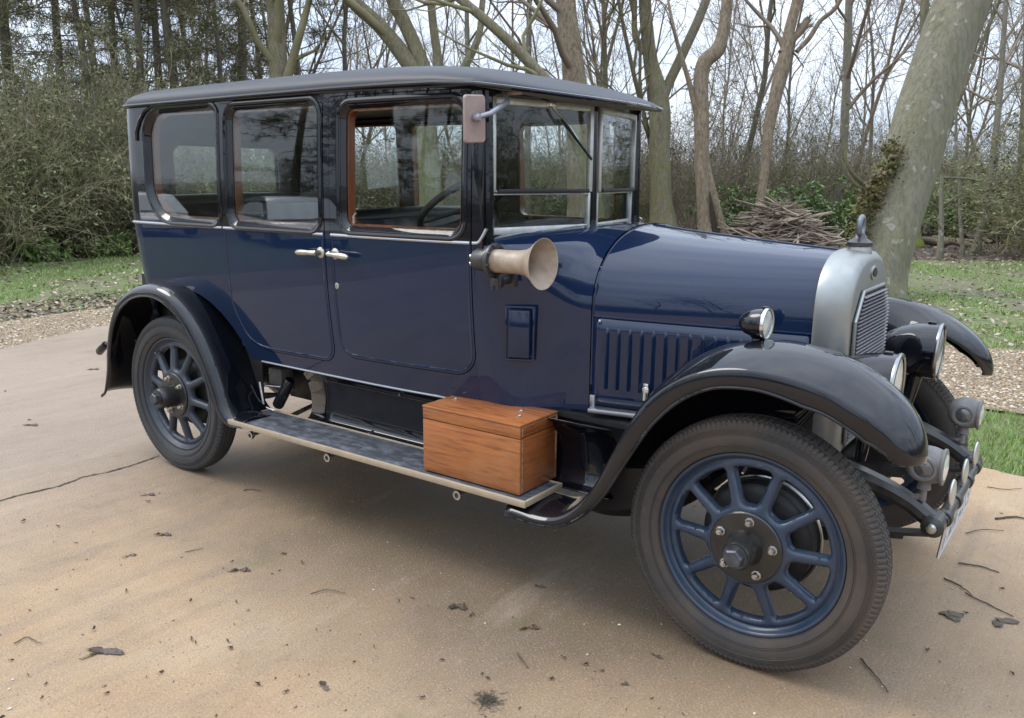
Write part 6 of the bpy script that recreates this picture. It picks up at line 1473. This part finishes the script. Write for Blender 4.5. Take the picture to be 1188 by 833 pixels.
LEAVES = [  # px, py, length px, lobes, colour, label, category
 (118, 760, 40, [(0.15, 0.55, 0.16), (2.7, 0.55, 0.14), (0.9, 0.35, 0.16), (3.5, 0.5, 0.07)], 0, 'large dark lobed leaf lying flat near the lower left corner', 'leaf'),
 (531, 706, 22, [(0.0, 0.5, 0.30), (3.0, 0.5, 0.25), (1.5, 0.4, 0.2)], 0, 'small black curled leaf below the wooden box', 'leaf'),
 (613, 730, 22, [(0.1, 0.6, 0.16), (3.3, 0.5, 0.12)], 1, 'reddish brown leaf lying between the black leaf and the front wheel', 'leaf'),
 (375, 797, 17, [(2.2, 0.55, 0.22), (5.2, 0.6, 0.16)], 0, 'dark narrow leaf at the bottom edge left of the middle', 'leaf'),
 (278, 663, 22, [(0.1, 0.55, 0.16), (3.2, 0.6, 0.13)], 0, 'dark leaf in front of the rear wheel', 'leaf'),
 (190, 622, 16, [(0.2, 0.5, 0.2), (3.0, 0.5, 0.14), (1.4, 0.4, 0.1)], 0, 'ragged dark leaf scrap left of the rear wheel', 'leaf'),
 (101, 738, 0, None, 0, '', ''),
 (150, 646, 14, [(0.7, 0.5, 0.16), (3.6, 0.5, 0.12)], 0, 'small dark slanting leaf scrap in the left foreground', 'leaf'),
 (35, 494, 16, [(0.1, 0.5, 0.2), (3.0, 0.5, 0.14)], 0, 'dark leaf on the old slab near the left edge', 'leaf'),
 (27, 492, 0, None, 0, '', ''),
 (171, 575, 16, [(0.1, 0.5, 0.2), (3.2, 0.5, 0.12)], 0, 'dark leaf close to the back of the rear tyre', 'leaf'),
 (108, 429, 12, [(0.1, 0.5, 0.22), (3.2, 0.5, 0.2)], 0, 'dark crumb of leaf behind the rear wing', 'leaf'),
 (1105, 716, 26, [(0.4, 0.5, 0.28), (2.6, 0.5, 0.25), (4.4, 0.4, 0.22)], 3, 'trodden dark leaf patch in front of the car at right', 'leaf'),
 (1165, 724, 28, [(0.2, 0.55, 0.16), (3.5, 0.5, 0.2), (2.0, 0.4, 0.12)], 3, 'trodden grey leaf near the lower right edge', 'leaf'),
 (775, 735, 0, None, 0, '', ''),
 (760, 762, 14, [(5.6, 0.6, 0.12), (2.4, 0.5, 0.1)], 0, 'thin dark leaf beside the front tyre', 'leaf'),
 (724, 795, 10, [(0.2, 0.5, 0.25), (3.2, 0.4, 0.2)], 0, 'small dark crumb below the front wheel', 'leaf'),
 (625, 682, 15, [(0.1, 0.5, 0.2), (2.6, 0.5, 0.16)], 3, 'brownish scrap of leaf with a stalk under the running board front', 'leaf'),
]
for px, py, l, lobes, m_, lb, ct in LEAVES:
    if not lobes: continue
    p = gp(px, py); L_ = l*(p-Vector(CAM)).length/FPX*1.0
    ground_obj('fallen_leaf', lb, ct, leafshape(rg, L_, lobes, YAW, 0.005), DB_[m_], p)
TW = [((17, 748), (32, 741), (47, 749), 0.0022, 'thin curved twig at the left edge in the foreground'),
 ((998, 766), (1012, 782), (1030, 805), 0.0035, 'straight dark twig just in front of the front tyre'),
 ((1112, 655), (1135, 658), (1158, 665), 0.004, 'dark twig lying ahead of the number plate'),
 ((1095, 672), (1115, 682), (1128, 693), 0.0035, 'bent twig with a dark blob ahead of the front wheel'),
 ((1120, 690), (1150, 704), (1175, 716), 0.003, 'long thin twig at the right edge of the drive'),
 ((1155, 603), (1175, 601), (1192, 603), 0.006, 'thick dark stick at the right edge on the concrete'),
 ((1145, 566), (1165, 569), (1185, 568), 0.0025, 'fine twig near the grass edge at right'),
 ((1120, 620), (1140, 616), (1165, 617), 0.0025, 'fine straight twig ahead of the bumper'),
 ((360, 691), (380, 686), (400, 690), 0.002, 'thin wiry stalk in the middle foreground'),
 ((215, 642), (222, 640), (236, 637), 0.002, 'short thin stalk left of the rear wheel'),
 ((600, 760), (606, 768), (613, 776), 0.003, 'short mossy sprig below the reddish brown leaf'),
 ((283, 570), (292, 569), (303, 571), 0.003, 'short dark twig beside the rear tyre')]
for a, b_, c_, r_, lb in TW:
    p = gp(*b_); ground_obj('twig', lb, 'twig', twigshape(rg, (a, b_, c_), r_, p), DB_[2], p)
# a flattened tuft of dry moss at the bottom edge
p = gp(566, 814); vb = VB()
for i in range(170):
    a = rg.uniform(0, 2*PI); q = abs(rg.normal(0, 0.022)); c_ = np.array([q*math.cos(a)*1.2, q*math.sin(a), 0.003]); P_, _ = wiggle(rg, c_, (rg.normal(), rg.normal(), 0.25), rg.uniform(0.012, 0.035), 4, 0.4); P_[:, 2] = np.clip(P_[:, 2], 0.002, 0.014); vb.tube(P_, [0.0011, 0.001, 0.0008, 0.0006], 4)
ground_obj('moss_tuft', 'flattened grey-green tuft of dry moss at the bottom edge of the picture', 'moss', vb, DB_[3], p)
# smaller crumbs: one group
CR = []
for i in range(5):
    CR.append(leafshape(rg, 0.016, [(0.2, 0.6, 0.25), (3.0, 0.6, 0.2), (1.5, 0.3, 0.25)], 0, 0.006).mesh('leaf_crumb', DB_[(0, 0, 3, 1, 3)[i]], False))
n_ = 0
while n_ < 150:
    px, py = rg.uniform(-20, 1200), rg.uniform(430, 845); p = gp(px, py)
    if p.y > 1.7 or p.x < -4.2 or (-0.4 < p.x < 3.5 and -0.9 < p.y < 0.9) or (py < 600 and rg.random() < 0.55): continue
    o = bpy.data.objects.new('leaf_crumb', CR[n_ % 5]); COL.objects.link(o); o.location = (p.x, p.y, 0); q = rg.uniform(0.35, 1.25)**1.5; o.scale = (q, q*rg.uniform(0.5, 1), q); o.rotation_euler.z = rg.uniform(0, 6.28)
    tag(o, 'tiny dark crumb of leaf or dirt on the concrete drive', 'leaf crumb', 'crumbs on the drive'); n_ += 1
PB = []
for i in range(3):
    vb = VB(); r_ = 0.006*(1+0.3*i); vb.tube(np.array([[-r_, 0, r_*.5], [-r_*.6, 0, r_*.55], [0, 0, r_*.6], [r_*.6, 0, r_*.55], [r_, 0, r_*.5]]), [r_*.1, r_*.65, r_*.75, r_*.6, r_*.1], 7, 0, lump_fn(i, 0.3)); PB.append(vb.mesh('pebble', bpy.data.materials[('stone_pale', 'stone_buff', 'stone_pale')[i]], True))
for i in range(45):
    px, py = rg.uniform(0, 1188), 470+370*rg.random()**0.8; p = gp(px, py)
    if p.y > 1.7 or p.x < -4.2: continue
    o = bpy.data.objects.new('pebble', PB[i % 3]); COL.objects.link(o); o.location = (p.x, p.y, 0); q = rg.uniform(0.3, 0.85); o.scale = (q, q, q*0.6); o.rotation_euler.z = rg.uniform(0, 6.28)
    tag(o, 'tiny pale pebble on the concrete drive', 'pebble', 'pebbles on the drive')
